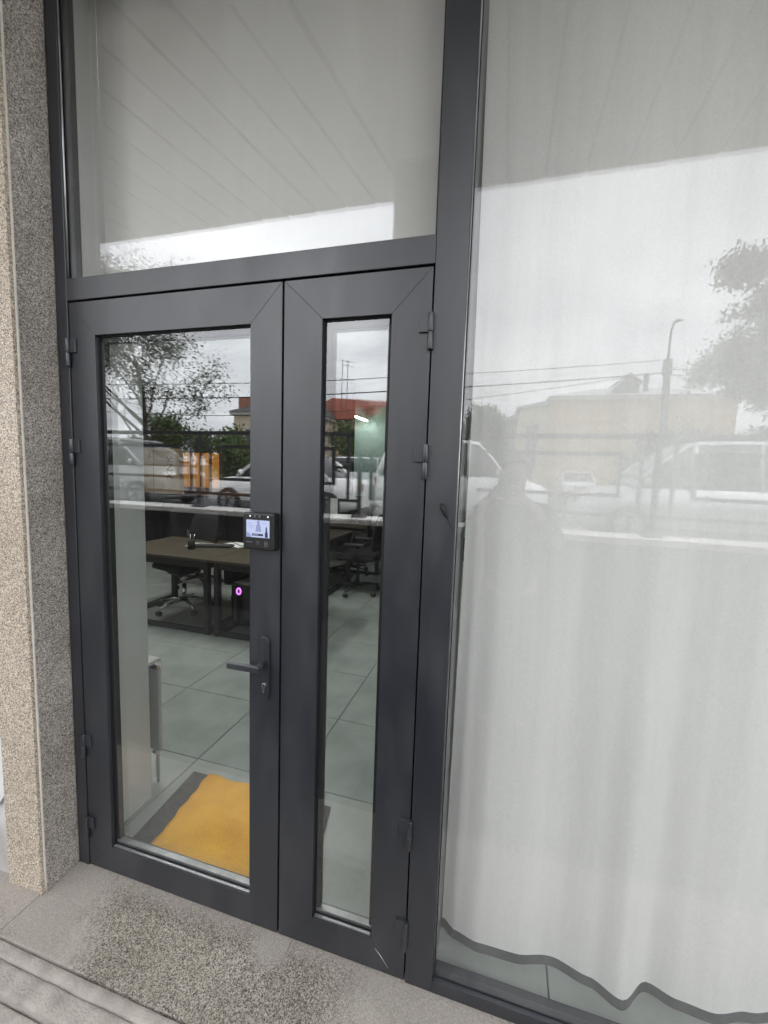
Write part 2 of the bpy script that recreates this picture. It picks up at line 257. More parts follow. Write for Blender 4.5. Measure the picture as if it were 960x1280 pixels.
# ------------------------------------------------------------------ mesh helpers
WL = {}
class MB:
    def __init__(s): s.v = []; s.f = []; s.sm = []
    def add(s, vs, fs, smooth=False):
        o = len(s.v); s.v += [tuple(v) for v in vs]; s.f += [tuple(i + o for i in f) for f in fs]; s.sm += [smooth] * len(fs); return s
    def box(s, x0, x1, y0, y1, z0, z1):
        return s.add([(x0, y0, z0), (x1, y0, z0), (x1, y1, z0), (x0, y1, z0), (x0, y0, z1), (x1, y0, z1), (x1, y1, z1), (x0, y1, z1)],
                     [(0, 3, 2, 1), (4, 5, 6, 7), (0, 1, 5, 4), (1, 2, 6, 5), (2, 3, 7, 6), (3, 0, 4, 7)])
    def prism(s, poly, axis, a, b):
        n = len(poly)
        def P(u, v, t): return {'x': (t, u, v), 'y': (u, t, v), 'z': (u, v, t)}[axis]
        vs = [P(u, v, a) for u, v in poly] + [P(u, v, b) for u, v in poly]
        return s.add(vs, [tuple(range(n))[::-1], tuple(range(n, 2 * n))] + [(i, (i + 1) % n, n + (i + 1) % n, n + i) for i in range(n)])
    def loft(s, rings, closed=True, caps=True, smooth=True):
        n = len(rings[0]); vs = [p for r in rings for p in r]; fs = []
        m = n if closed else n - 1
        for k in range(len(rings) - 1):
            for i in range(m):
                j = (i + 1) % n
                fs.append((k * n + i, k * n + j, (k + 1) * n + j, (k + 1) * n + i))
        s.add(vs, fs, smooth)
        if caps and closed:
            o = len(s.v) - len(vs)
            s.f += [tuple(o + i for i in range(n))[::-1], tuple(o + (len(rings) - 1) * n + i for i in range(n))]; s.sm += [False, False]
        return s
    def tube(s, pts, rad, n=8, caps=True):
        pts = [Vector(p) for p in pts]
        rad = rad if isinstance(rad, (list, tuple)) else [rad] * len(pts)
        rings = []; up = None
        for i, p in enumerate(pts):
            d = (pts[min(i + 1, len(pts) - 1)] - pts[max(i - 1, 0)]).normalized()
            if up is None: up = Vector((0, 0, 1)) if abs(d.z) < .9 else Vector((1, 0, 0))
            a = d.cross(up).normalized(); bb = a.cross(d).normalized(); up = bb
            rings.append([p + (a * math.cos(t) + bb * math.sin(t)) * rad[i] for t in [2 * math.pi * k / n for k in range(n)]])
        return s.loft(rings, True, caps)
    def bar(s, p0, p1, wdt, hgt):      # rectangular bar
        p0, p1 = Vector(p0), Vector(p1); d = (p1 - p0).normalized()
        up = Vector((0, 0, 1)) if abs(d.z) < .9 else Vector((0, 1, 0))
        a = d.cross(up).normalized() * wdt / 2; bb = a.cross(d).normalized() * hgt / 2
        return s.loft([[p + a + bb, p - a + bb, p - a - bb, p + a - bb] for p in (p0, p1)], smooth=False)
    def ball(s, c, r, n=10, m=7, sc_=(1, 1, 1)):
        rings = []
        for k in range(m + 1):
            t = math.pi * (k + .001) / (m + .002); rings.append([(c[0] + r * sc_[0] * math.sin(t) * math.cos(2 * math.pi * i / n), c[1] + r * sc_[1] * math.sin(t) * math.sin(2 * math.pi * i / n), c[2] - r * sc_[2] * math.cos(t)) for i in range(n)])
        return s.loft(rings)
    def build(s, name, m, parent=None, local=False, bevel=0.0, seg=2, subsurf=0):
        off = Vector((0, 0, 0))
        if parent is not None and not local: off = WL.get(parent.name, Vector((0, 0, 0)))
        me = bpy.data.meshes.new(name)
        me.from_pydata([(v[0] - off.x, v[1] - off.y, v[2] - off.z) for v in s.v], [], s.f)
        me.polygons.foreach_set('use_smooth', s.sm)
        me.materials.append(MT[m]); me.update()
        bm = bmesh.new(); bm.from_mesh(me); bmesh.ops.recalc_face_normals(bm, faces=bm.faces)
        bm.to_mesh(me); bm.free()
        o = bpy.data.objects.new(name, me); col.objects.link(o)
        if parent is not None: o.parent = parent
        WL[o.name] = off
        if bevel:
            md = o.modifiers.new('bevel', 'BEVEL'); md.width = bevel; md.segments = seg; md.limit_method = 'ANGLE'; md.angle_limit = R(35)
            md.harden_normals = False
        if subsurf:
            md = o.modifiers.new('sub', 'SUBSURF'); md.levels = subsurf; md.render_levels = subsurf
        return o
def tag(o, label=None, cat=None, group=None, kind=None):
    if label: o['label'] = label
    if cat: o['category'] = cat
    if group: o['group'] = group
    if kind: o['kind'] = kind
    return o
def thing(name, label, cat, loc=(0, 0, 0), rz=0, group=None):
    o = bpy.data.objects.new(name, None); col.objects.link(o); o.location = loc; o.rotation_euler = (0, 0, rz); o.empty_display_size = .1
    WL[o.name] = Vector(loc)
    return tag(o, label, cat, group)
def struct(o): return tag(o, kind='structure')
def B(*a): return MB().box(*a)
def copy_tree(o, parent=None):
    c = o.copy(); col.objects.link(c); c.parent = parent
    for ch in list(o.children): copy_tree(ch, c)
    return c

# ------------------------------------------------------------------ the setting: street level, terrace
ST = 0.42      # road level; the entrance lies in a sunken terrace behind a parapet
struct(MB().add([(-600, -900, ST - .02), (600, -900, ST - .02), (600, -3.2, ST - .02), (-600, -3.2, ST - .02)], [(0, 1, 2, 3)]).build('ground', 'soil'))
struct(MB().add([(-300, -26.5, ST), (300, -26.5, ST), (300, -6.2, ST), (-300, -6.2, ST)], [(0, 1, 2, 3)]).build('road', 'asphalt'))
sw = struct(B(-60, 60, -6.0, -3.2, ST - .3, ST + .12).build('sidewalk', 'sidewalk'))
B(-60, 60, -6.2, -6.004, ST - .3, ST + .124).build('kerb', 'coping', sw, bevel=.02)
struct(B(-60, 60, -29.5, -26.5, ST - .3, ST + .12).build('far_sidewalk', 'sidewalk'))
for i, x in enumerate([-22, -16, -10, -4, 2, 8, 14]):
    struct(MB().add([(x, -14.62, ST + .004), (x + 3, -14.62, ST + .004), (x + 3, -14.5, ST + .004), (x, -14.5, ST + .004)], [(0, 1, 2, 3)]).build('road_marking', 'road_paint'))
TZ = -0.08
ter = struct(B(-14, 12, -3.0, -.616, TZ - .2, TZ - .008).build('terrace', 'paving'))
tcount = 0
slab = B(-.297, .297, -.297, .297, -.03, 0).build('slab', 'paving', ter, bevel=.006)
for iy in range(4):
    for ix in range(-6, 6):
        o = slab if tcount == 0 else slab.copy()
        if tcount: col.objects.link(o); o.parent = ter
        o.location = (.3 + ix * .6, -.925 - iy * .6, TZ + random.uniform(-.002, .002)); tcount += 1
# threshold landing of granite slabs, its cement fillet in front
land = struct(B(-3, 3.4, -.282, .02, -.2, -.003).build('landing', 'cement'))
for x0, x1 in ((-2.4, -.9245), (-.920, -.106), (-.103, .056), (.0595, 1.55), (1.553, 3.3)):
    B(x0, x1, -.290, .045, -.03, random.uniform(-.0004, .0006)).build('granite_slab', 'granite_floor', land, bevel=.003)
# worn cement nosing strips in front of the slabs, with a crack between them and a drop to the paving
def strip(name, ya, yb, zt, drop, seed):
    rg_ = random.Random(seed); fl = []
    for k in range(130):
        x = -3 + k * .05
        j, q, h_ = rg_.uniform(-.0025, .0025), rg_.uniform(-.0025, .0025), rg_.uniform(-.0015, .0015)
        fl.append([(x, ya + j * .3, -.12), (x, ya + j * .3, zt - .004), (x, ya - .003 + j * .5, zt + h_), (x, ya - .012, zt + h_), (x, (ya + yb) / 2, zt + .002 + h_), (x, yb + .012, zt + h_), (x, yb + .003 + q * .6, zt - .001), (x, yb + q * .6, zt - .005), (x, yb + q, drop)])
    MB().loft(fl).build(name, 'cement', land)
strip('nosing_strip', -.2930, -.3305, -.005, -.1, 1)
strip('nosing_strip', -.3325, -.3970, -.009, -.2, 2)
strip('apron_strip', -.4030, -.6150, -.030, -.2, 3)

# parapet with coping
par = thing('parapet_wall', 'low dark parapet wall with pale stone coping, reflected in all the panes', 'wall', (0, -3.2, TZ))
B(-14, 12, -3.32, -3.06, TZ - .2, 1.045).build('wall', 'parapet', par)
for i in range(13):
    B(-14 + i * 2 + .004, -12 + i * 2 - .004, -3.37, -3.0, 1.045, 1.105).build('coping_stone', 'coping', par, bevel=.006)
# retaining end walls and building flanks
fl_ = thing('facade_wall', 'grey rendered facade wall around the glazed entrance', 'wall', (0, 0, 0))
B(-14, -1.45, -.10, .36, TZ - .2, 4.9).build('wall', 'facade', fl_)
B(3.35, 12, -.10, .36, TZ - .2, 4.9).build('wall', 'facade', fl_)
B(-1.45, 3.35, -.02, .064, 3.345, 4.9).build('lintel', 'facade', fl_)
B(-1.45, 3.35, .0641, .36, 3.60, 4.9).build('lintel', 'facade', fl_)

# canopy: soffit of long boards running out from the facade, fascia and a dark column
can = thing('canopy', 'entrance canopy with pale panelled soffit, reflected in the upper panes', 'canopy', (0, -.8, 3.392))
B(-14, 12, -1.60, -.1, 3.42, 3.85).build('slab', 'soffit_back', can)
CH, CE = 3.392, 1.6
def plank(x0, x1, sh):
    g = .009
    def xs(x, y): return x - sh * y
    pv = []
    for z in (CH, CH + .025):
        pv += [(xs(x0, 0) + g, -.1, z), (xs(x1, 0) - g, -.1, z), (xs(x1, -CE) - g - 0, -CE, z), (xs(x0, -CE) + g, -CE, z)]
    MB().add(pv, [(0, 1, 2, 3), (7, 6, 5, 4), (0, 4, 5, 1), (1, 5, 6, 2), (2, 6, 7, 3), (3, 7, 4, 0)]).build('soffit_board', 'soffit', can, bevel=.003, seg=1)
x = -.895 - .2122 * 30
for k in range(33): plank(x, x + .2122, .143); x += .2122
x = .581
for k in range(24): plank(x, x + .2196, 0); x += .2196
MB().prism([(-.238, -.1), (.576, -.1), (.576, -CE), (-.025, -CE)], 'z', CH + .004, CH + .03).build('soffit_beam', 'soffit', can, bevel=.004)
B(-14, 12, -1.66, -1.601, 3.44, 3.9).build('fascia', 'trim_pale', can)
clm = thing('column', 'dark square stone column standing at the canopy edge, reflected beside the mullion', 'column', (.16, -1.4, TZ))
B(-.036, .36, -1.56, -1.25, .62, CH + .002).build('shaft', 'column_stone', clm, bevel=.012)
B(-.05, .375, -1.575, -1.235, TZ - .1, .62).build('base', 'column_stone', clm, bevel=.012)

# granite pier left of the door, clad in two plates meeting at a mortared arris
pier = thing('granite_pier', 'speckled granite pier left of the door with a pale mortar joint down its corner', 'pier', (-1.2, -.07, 0))
B(-1.07, -.935, -.130, .36, -.02, 3.38).build('core', 'mortar', pier)
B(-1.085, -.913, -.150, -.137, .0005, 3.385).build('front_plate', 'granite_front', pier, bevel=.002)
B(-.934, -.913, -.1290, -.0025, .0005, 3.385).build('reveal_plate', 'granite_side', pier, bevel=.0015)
MB().tube([(-.9155 + random.uniform(-.0006, .0006), -.133, .001 + .1 * k) for k in range(34)], .0046, 8).build('mortar_joint', 'mortar', pier)
plw = thing('plaster_wall', 'patched grey plaster wall at the far left beside the granite pier', 'wall', (-1.3, -.06, 0))
B(-1.45, -1.0855, -.125, .36, -.03, 3.388).build('wall', 'plaster', plw)
pp = [(-1.30, .26), (-1.14, .30), (-1.095, .36), (-1.088, .45), (-1.092, .55), (-1.12, .60), (-1.2, .63), (-1.32, .6)]
MB().prism(pp, 'y', -.138, -.126).build('plaster_patch', 'white_wall', plw, bevel=.003)

# ------------------------------------------------------------------ glazed entrance: fixed frame
fr = thing('storefront_frame', 'dark grey aluminium frame of mullion, jamb and transom around the doors and panes', 'window frame', (0, .03, 0))
FD0, FD1 = -.002, .062
B(-.912, -.8625, FD0, FD1, .001, 3.28).build('jamb', 'anthracite', fr, bevel=.0015)
B(.4605, .548, FD0, FD1, .001, 3.28).build('mullion', 'anthracite', fr, bevel=.002)
B(-.8620, .4600, FD0 - .001, FD1, 2.206, 2.281).build('transom', 'anthracite', fr, bevel=.0015)
B(-.912, 3.34, FD0, FD1, 3.281, 3.344).build('head', 'anthracite', fr)
B(.5485, 3.34, FD0, FD1, .001, .044).build('bottom_rail', 'anthracite', fr, bevel=.0015)
B(3.28, 3.34, FD0, FD1, .045, 3.28).build('jamb', 'anthracite', fr)
# inner casing of the mullion, behind the glass
B(.470, .5475, .064, .30, .001, 3.28).build('mullion_casing', 'casing_grey', fr)
# glazing beads and panes
def pane_set(x0, x1, z0, z1, gm, parent, yf=.016, t=.020, bead=.010, frontbead=True):
    g = B(x0 + .003, x1 - .003, yf, yf + t, z0 + .003, z1 - .003).build('pane', gm, parent)
    for nm, bx in (('gasket', (x0, x0 + bead, yf - .004, yf - .0006, z0, z1)), ('gasket', (x1 - bead, x1, yf - .004, yf - .0006, z0, z1)),
                   ('gasket', (x0 + bead, x1 - bead, yf - .004, yf - .0006, z1 - bead, z1)), ('gasket', (x0 + bead, x1 - bead, yf - .004, yf - .0006, z0, z0 + bead * .6))):
        B(*bx).build(nm, 'rubber', parent)
    # spacer between the sheets: black on three sides, aluminium at the foot
    return g
pane_set(-.862, .4605, 2.281, 3.28, 'glass_transom', fr, bead=.006)
pane_set(.548, 3.28, .044, 3.28, 'glass_fixed', fr, bead=.006)
MB().tube([(.549, .010, .05), (.549, .010, 3.275)], .0022, 6).build('seal_strip', 'alu', fr)
MB().tube([(-.8605, .006, 2.29), (-.8605, .006, 3.275)], .003, 6).build('seal_strip', 'alu', fr)
# black cable stub with a scuff on the mullion
st = MB().tube([(.508, -.003, 1.553), (.509, -.012, 1.551), (.512, -.014, 1.545), (.519, -.009, 1.527), (.524, -.004, 1.515)], [.004, .0055, .006, .0045, .002], 8).build('cable_stub', 'rubber', fr)
MB().tube([(.524, -.0026, 1.515), (.533, -.0026, 1.499), (.545, -.0026, 1.476)], [.0013, .001, .0006], 5).build('scuff_mark', 'rubber', fr)

# ------------------------------------------------------------------ door leaves
LB, LTp, GT, GB = .006, 2.200, 2.083, .116
def leaf(name, label, x0, x1, g0, g1, cat='door'):
    t = thing(name, label, cat, ((x0 + x1) / 2, .03, LB))
    Y0, Y1 = 0.0, .058
    m = .00025
    MB().prism([(x0, LB), (g0 - m, GB - m), (g0 - m, GT + m), (x0, LTp)], 'y', Y0, Y1).build('stile', 'anthracite', t, bevel=.0007)
    MB().prism([(x1, LB), (g1 + m, GB - m), (g1 + m, GT + m), (x1, LTp)], 'y', Y0, Y1).build('stile', 'anthracite', t, bevel=.0007)
    MB().prism([(x0 + m * 2, LTp), (g0, GT + m), (g1, GT + m), (x1 - m * 2, LTp)], 'y', Y0 + .0001, Y1).build('top_rail', 'anthracite', t, bevel=.0007)
    MB().prism([(x0 + m * 2, LB), (g0, GB - m), (g1, GB - m), (x1 - m * 2, LB)], 'y', Y0 + .0001, Y1).build('bottom_rail', 'anthracite', t, bevel=.0007)
    pane_set(g0, g1, GB, GT, 'glass_door', t, yf=.018, t=.024, bead=.004)
    # aluminium sill bead seen at the foot of the glass
    B(g0 + .006, g1 - .004, .0035, .0125, GB, GB + .005).build('sill_bead', 'alu_dull', t, bevel=.001)
    B(g0 + .006, g1 - .004, .0195, .040, GB + .004, GB + .016).build('spacer_bar', 'alu_dull', t, bevel=.001)
    B(g0 + .004, g0 + .020, .0195, .040, GB + .022, GT - .006).build('spacer_bar', 'rubber', t)
    B(g1 - .014, g1 - .004, .0195, .040, GB + .022, GT - .006).build('spacer_bar', 'rubber', t)
    B(g0 + .004, g1 - .004, .0195, .040, GT - .022, GT - .005).build('spacer_bar', 'rubber', t)
    return t
wide = leaf('door_leaf', 'wide dark grey glazed door leaf with lever handle, left of the pair', -.857, -.0035, -.742, -.114)
narrow = leaf('door_leaf', 'narrow dark grey glazed door leaf with no handle, beside the mullion', .0035, .4555, .130, .342)
# meeting stile cover behind the gap
B(-.012, .012, .059, .066, LB, LTp).build('meeting_strip', 'anthracite_joint', wide)
B(-.861, -.845, .059, .066, LB, LTp).build('rebate_strip', 'anthracite_joint', wide)
B(.445, .459, .0595, .066, LB, LTp).build('rebate_strip', 'anthracite_joint', narrow)
B(-.85, .45, .0595, .066, 2.19, 2.205).build('rebate_strip', 'anthracite_joint', narrow)
# scratch on the narrow leaf
p0, p1 = Vector((.357, -.0012, .085)), Vector((.404, -.0012, .030))
MB().tube([p0, p0.lerp(p1, .4) + Vector((.002, 0, 0)), p1], [.0004, .0011, .0004], 5).build('scratch', 'scratch', narrow)
def hinge(px, side, z, t):
    # side: +1 flag plate towards +x (wide leaf), -1 towards -x
    h = MB().tube([(px, -.009, z - .098), (px, -.009, z - .0505)], .0085, 12).build('hinge', 'anthracite', t, bevel=.0012)
    MB().tube([(px, -.009, z - .0495), (px, -.009, z)], .0085, 12).build('knuckle', 'anthracite', h, local=False, bevel=.0012)
    a, b_ = (px + side * .006, px + side * .034)
    B(min(a, b_), max(a, b_), -.0075, .0005, z - .050, z - .001).build('hinge_plate', 'anthracite', h, bevel=.0012)
for z in (2.076, 1.720, .572, .222):
    hinge(-.8585, 1, z, wide); hinge(.4565, -1, z, narrow)
# lever handle set
pl = []
for k in range(13):
    a = math.pi * k / 12; pl.append((-.054 + .0175 * math.cos(a), 1.068 + .0175 * math.sin(a)))
for k in range(13):
    a = math.pi + math.pi * k / 12; pl.append((-.054 + .0175 * math.cos(a), .886 + .0175 * math.sin(a)))
hp = MB().prism(pl, 'y', -.0095, -.0002).build('handle_plate', 'anthracite', wide, bevel=.002)
lv = MB()
lv.tube([(-.054, -.009, .995), (-.054, -.055, .995)], [.0105, .0095], 12)
lv.build('spindle', 'anthracite', hp)
MB().loft([[(-.042, -.062, .985), (-.042, -.046, .985), (-.042, -.046, 1.005), (-.042, -.062, 1.005)],
           [(-.09, -.064, .984), (-.09, -.050, .984), (-.09, -.050, 1.006), (-.09, -.064, 1.006)],
           [(-.160, -.064, .984), (-.160, -.052, .984), (-.160, -.052, 1.005), (-.160, -.064, 1.005)]], smooth=False).build('lever', 'anthracite', hp, bevel=.003)
ky = [(-.054 + .0085 * math.cos(a), .918 + .0085 * math.sin(a)) for a in [math.pi * (-.3 + 1.6 * k / 14) for k in range(15)]]
ky += [(-.059, .897), (-.0565, .893), (-.0515, .893), (-.049, .897)]
MB().prism(ky, 'y', -.0135, -.009).build('lock_cylinder', 'chrome', hp, bevel=.0006)
B(-.0545, -.0535, -.0138, -.0136, .913, .924).build('keyhole', 'rubber', hp)

# access terminal with lit screen on the wide leaf
dv = thing('access_terminal', 'black wall terminal with lit bluish screen fixed beside the door glass', 'terminal', (-.056, -.002, 1.385))
B(-.118, -.0065, -.036, -.001, 1.3785, 1.4985).build('housing', 'black_plastic', dv, bevel=.007, seg=3)
scr = B(-.1035, -.021, -.0366, -.0352, 1.4195, 1.4745).build('screen', 'screen_light', dv)
MB().prism([(-.070, 1.438), (-.050, 1.438), (-.052, 1.455), (-.0555, 1.462), (-.0555, 1.4735), (-.0645, 1.4735), (-.0645, 1.462), (-.068, 1.455)], 'y', -.0370, -.0367).build('screen_figure', 'screen_mid', scr)
B(-.083, -.043, -.0371, -.0367, 1.4245, 1.4315).build('screen_text_bar', 'screen_dark', scr)
B(-.079, -.060, -.0373, -.0372, 1.4270, 1.4285).build('screen_text', 'screen_light', scr)
MB().prism([(-.036, 1.4205), (-.026, 1.4205), (-.027, 1.436), (-.029, 1.440), (-.0295, 1.452), (-.032, 1.456), (-.034, 1.450), (-.0345, 1.438), (-.037, 1.434)], 'y', -.0371, -.0367).build('screen_shape', 'screen_dark', scr)
MB().prism([(-.1025, 1.420), (-.086, 1.420), (-.088, 1.428), (-.096, 1.434), (-.1025, 1.436)], 'y', -.0371, -.0367).build('screen_shape', 'screen_mid', scr)
for dx_, dz_, w_ in ((-.100, 1.462, .016), (-.096, 1.455, .02), (-.090, 1.448, .012), (-.044, 1.464, .012)):
    B(dx_, dx_ + w_, -.0371, -.0367, dz_, dz_ + .0016).build('screen_shape', 'screen_mid', scr)
for i, (dx_, m_, r_) in enumerate(((-.090, 'led_white', .0028), (-.0725, 'icon_grey', .0036), (-.056, 'icon_grey', .0036), (-.0265, 'led_white', .0028))):
    MB().tube([(dx_, -.0355, 1.4865), (dx_, -.0367, 1.4865)], r_, 10).build('indicator', m_, dv)
B(-.104, -.083, -.0367, -.0355, 1.4025, 1.4050).build('maker_mark', 'icon_grey', dv)
ic = MB()
for a, b_, c_, d_ in ((-.0665, -.0575, 1.3975, 1.3987), (-.0665, -.0575, 1.4058, 1.407), (-.0665, -.0653, 1.3987, 1.4058), (-.0587, -.0575, 1.3987, 1.4058)):
    ic.box(a, b_, -.0367, -.0355, c_, d_)
ic.build('home_key', 'icon_grey', dv)
ic = MB()
for a, b_, c_, d_ in ((-.0385, -.0285, 1.392, 1.3932), (-.0385, -.0285, 1.4073, 1.4085), (-.0385, -.0373, 1.3932, 1.4073), (-.0297, -.0285, 1.3932, 1.4073), (-.036, -.031, 1.3985, 1.4030)):
    ic.box(a, b_, -.0367, -.0355, c_, d_)
ic.build('card_symbol', 'icon_grey', dv)

# ------------------------------------------------------------------ curtains
def lerp_pts(pts, x):
    if x <= pts[0][0]: return pts[0][1]
    for (a, ya), (b_, yb) in zip(pts, pts[1:]):
        if x <= b_:
            t = (x - a) / (b_ - a); t = t * t * (3 - 2 * t); return ya + (yb - ya) * t
    return pts[-1][1]
HEM = [(.560, .205), (.60, .178), (.68, .158), (.80, .162), (.92, .187), (1.03, .160), (1.12, .128), (1.215, .205), (1.29, .186), (1.37, .178), (1.48, .215), (1.6, .25), (1.72, .19), (1.85, .15), (2.0, .22), (2.2, .16), (2.4, .23), (2.6, .17), (2.8, .22), (3.0, .16), (3.3, .21)]
TOPF = [(.53, .178), (.70, .196), (.92, .174), (1.16, .198), (1.40, .172), (1.66, .20), (1.95, .174), (2.25, .198), (2.6, .172), (2.95, .198), (3.3, .175)]
def curtain_grid(x0, x1, nx, z0, z1, nz, yf):
    vs, fs = [], []
    for k in range(nz + 1):
        for i in range(nx + 1):
            x = x0 + (x1 - x0) * i / nx; z = z0 + (z1 - z0) * k / nz
            vs.append((x + .006 * math.sin(z * 1.7 + x * 9), yf(x, z), z))
    for k in range(nz):
        for i in range(nx):
            a = k * (nx + 1) + i; fs.append((a, a + 1, a + nx + 2, a + nx + 1))
    return MB().add(vs, fs, True)
def yc(x, z):
    t = min(max(z / 3.2, 0), 1); t = t * t * (3 - 2 * t)
    y = lerp_pts(HEM, x) * (1 - t) + lerp_pts(TOPF, x) * t
    y += .0015 * math.sin(x * 38 + z * 2.0) * (1 - .5 * t) + .003 * math.sin(x * 8 - z * 1.3)
    return y - .0004
cu = thing('curtain', 'long white curtain with a painted strip of shade at its foot, hanging behind the big fixed pane', 'curtain', (1.6, .18, 0))
curtain_grid(.556, 3.26, 190, .040, 3.5, 40, yc).build('cloth', 'curtain_cloth', cu)
curtain_grid(.556, 3.26, 190, .003, .0400, 2, yc).build('gap_shade_band', 'gap_shade', cu)  # painted strip for the shaded gap between curtain and floor
def yt(x, z): return .185 + .010 * math.sin(x * 13 + .6 * z) + .007 * math.sin(x * 29 + 1.0)
ct = curtain_grid(-.904, .468, 110, 2.19, 3.5, 14, yt).build('transom_curtain', 'curtain_cloth_lit')
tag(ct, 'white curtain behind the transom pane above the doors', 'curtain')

# ------------------------------------------------------------------ interior
RX0, RX1, RY1, RZ = -9.0, 3.34, 9.6, 2.95
flr = struct(B(RX0, RX1, .046, RY1, -.2, -.007).build('office_floor', 'grout'))
tl = B(-.2963, .2963, -.2998, .2998, -.008, 0).build('tile', 'tile', flr, bevel=.0012, seg=1)
first = True
for iy in range(-1, 12):
    for ix in range(-10, 4):
        cx_, cy_ = .01 + ix * .597, .36 + iy * .604
        if cx_ > 2.6 or cy_ > 6.9 or (cx_ < -4.5 and cy_ < 1.5): continue
        if iy == -1:
            B(cx_ - .2985, cx_ + .2985, .047, .056, -.008, 0).build('tile', 'tile', flr) if False else None
            continue
        if first: o = tl; first = False
        else: o = tl.copy(); col.objects.link(o); o.parent = flr
        o.location = (cx_, cy_, random.uniform(-.0003, .0003))
struct(B(RX0, RX1, .36, RY1 + .2, RZ + .35, RZ + .5).build('ceiling', 'ceiling'))
struct(B(RX0 - .2, RX0, .361, RY1 + .2, -.2, RZ + .5).build('wall_left', 'dark_wall'))
struct(B(RX1, RX1 + .2, .361, RY1 + .2, -.2, RZ + .5).build('wall_right', 'white_wall'))
struct(B(RX0, RX1, RY1, RY1 + .2, -.2, RZ + .5).build('wall_back', 'green_wall'))
# inner reveal of the outer wall, left of the door
struct(B(-1.45, -.908, .066, .36, 0, 3.59).build('wall_reveal', 'white_wall'))
# dark partition half way down the room, cut short on the right
struct(B(RX0 + .01, -2.19, 6.5, 6.62, -.006, RZ + .34).build('partition_wall', 'dark_wall'))
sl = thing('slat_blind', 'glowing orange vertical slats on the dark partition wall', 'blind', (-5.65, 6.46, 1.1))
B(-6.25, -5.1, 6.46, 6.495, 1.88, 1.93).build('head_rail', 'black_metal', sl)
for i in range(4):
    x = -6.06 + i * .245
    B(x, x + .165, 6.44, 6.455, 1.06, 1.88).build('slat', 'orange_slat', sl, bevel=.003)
cb = thing('cabinet', 'low brown wooden cabinet along the dark partition', 'cabinet', (-5.4, 6.1, 0))
B(-7.4, -3.4, 5.72, 6.40, 0, 1.0).build('carcass', 'black_plastic', cb)
B(-7.44, -3.36, 5.68, 6.42, 1.0, 1.03).build('top', 'black_gloss', cb, bevel=.004)
for i in range(8):
    d_ = B(-7.39 + i * .5, -6.91 + i * .5, 5.70, 5.72, .08, .98).build('door', 'black_plastic', cb, bevel=.004)
    B(-6.98 + i * .5, -6.96 + i * .5, 5.675, 5.70, .55, .70).build('handle', 'black_metal', d_)
B(-7.4, -3.4, 6.33, 6.40, 1.031, 1.15).build('back_board', 'brown_wood', cb)
bxo = thing('carton', 'tall beige cardboard carton with printed marks standing on the brown cabinet', 'carton', (-6.45, 5.9, 1.03))
B(-6.75, -5.52, 5.72, 5.84, 1.031, 1.93).build('box', 'carton', bxo, bevel=.004)
B(-6.15, -6.14, 5.716, 5.7195, 1.04, 1.92).build('flap_seam', 'carton_ink', bxo)
mk = MB()       # handling mark and upright print
for a, b_ in (((-6.24, 1.72), (-6.24, 1.86)), ((-6.31, 1.76), (-6.17, 1.76)), ((-6.29, 1.84), (-6.19, 1.74)), ((-6.29, 1.74), (-6.19, 1.84))):
    mk.bar((a[0], 5.7185, a[1]), (b_[0], 5.7185, b_[1]), .012, .002)
mk.build('printed_mark', 'carton_ink', bxo)
cu_t = bpy.data.curves.new('print', 'FONT'); cu_t.body = 'XNK'; cu_t.size = .22; cu_t.extrude = .001
to = bpy.data.objects.new('print', cu_t); col.objects.link(to)
dg = bpy.context.evaluated_depsgraph_get(); me = bpy.data.meshes.new_from_object(to.evaluated_get(dg)); bpy.data.objects.remove(to)
me.materials.append(MT['carton_ink']); to = bpy.data.objects.new('printed_text', me); col.objects.link(to); to.parent = bxo
to.rotation_euler = (R(90), R(-90), 0); to.location = Vector((-5.68, 5.718, 1.32)) - Vector((-6.45, 5.9, 1.03))

# ceiling lights: bare LED fittings; front three unseen, added to brighten the floor
LAMP = [(-2.9, 8.85, 2.90, 'linear lamp glowing at the back of the room beside the pale green wall'),
        (-1.05, 2.3, 3.2, 'unseen linear lamp added just inside the entrance'), (-2.6, 2.3, 3.2, 'unseen linear lamp added above the front desks'), (-4.8, 2.3, 3.2, 'unseen linear lamp added in the left corner of the office')]
for x, y, z, lb in LAMP:
    t = thing('ceiling_lamp', lb, 'lamp', (x, y, z), group='linear office lamps')
    B(x - .035, x + .035, y - .6, y + .6, z + .025, z + .055).build('housing', 'radiator', t)
    B(x - .03, x + .03, y - .58, y + .58, z, z + .024).build('tube', 'led_tube_dim' if y > 8 else 'unseen_fill_tube', t)
    for s_ in (-.5, .5): MB().tube([(x, y + s_, z + .055), (x, y + s_, RZ + .36)], .004, 6).build('hanger', 'alu', t)

# radiator by the reveal
rd = thing('radiator', 'white panel radiator just inside the door behind the wall reveal', 'radiator', (-1.5, .47, .12))
for y0 in (.40, .495):
    B(-2.2, -.985, y0, y0 + .022, .13, .64).build('panel', 'radiator', rd, bevel=.006)
B(-2.2, -.985, .422, .495, .625, .642).build('grille', 'radiator', rd)
MB().tube([(-.985, .46, .615), (-.955, .46, .615), (-.945, .46, .64)], [.012, .012, .016], 10).build('valve', 'chrome', rd)
MB().tube([(-.99, .46, .155), (-.968, .46, .155), (-.962, .46, .14), (-.962, .46, .0)], .009, 8).build('pipe', 'alu', rd)

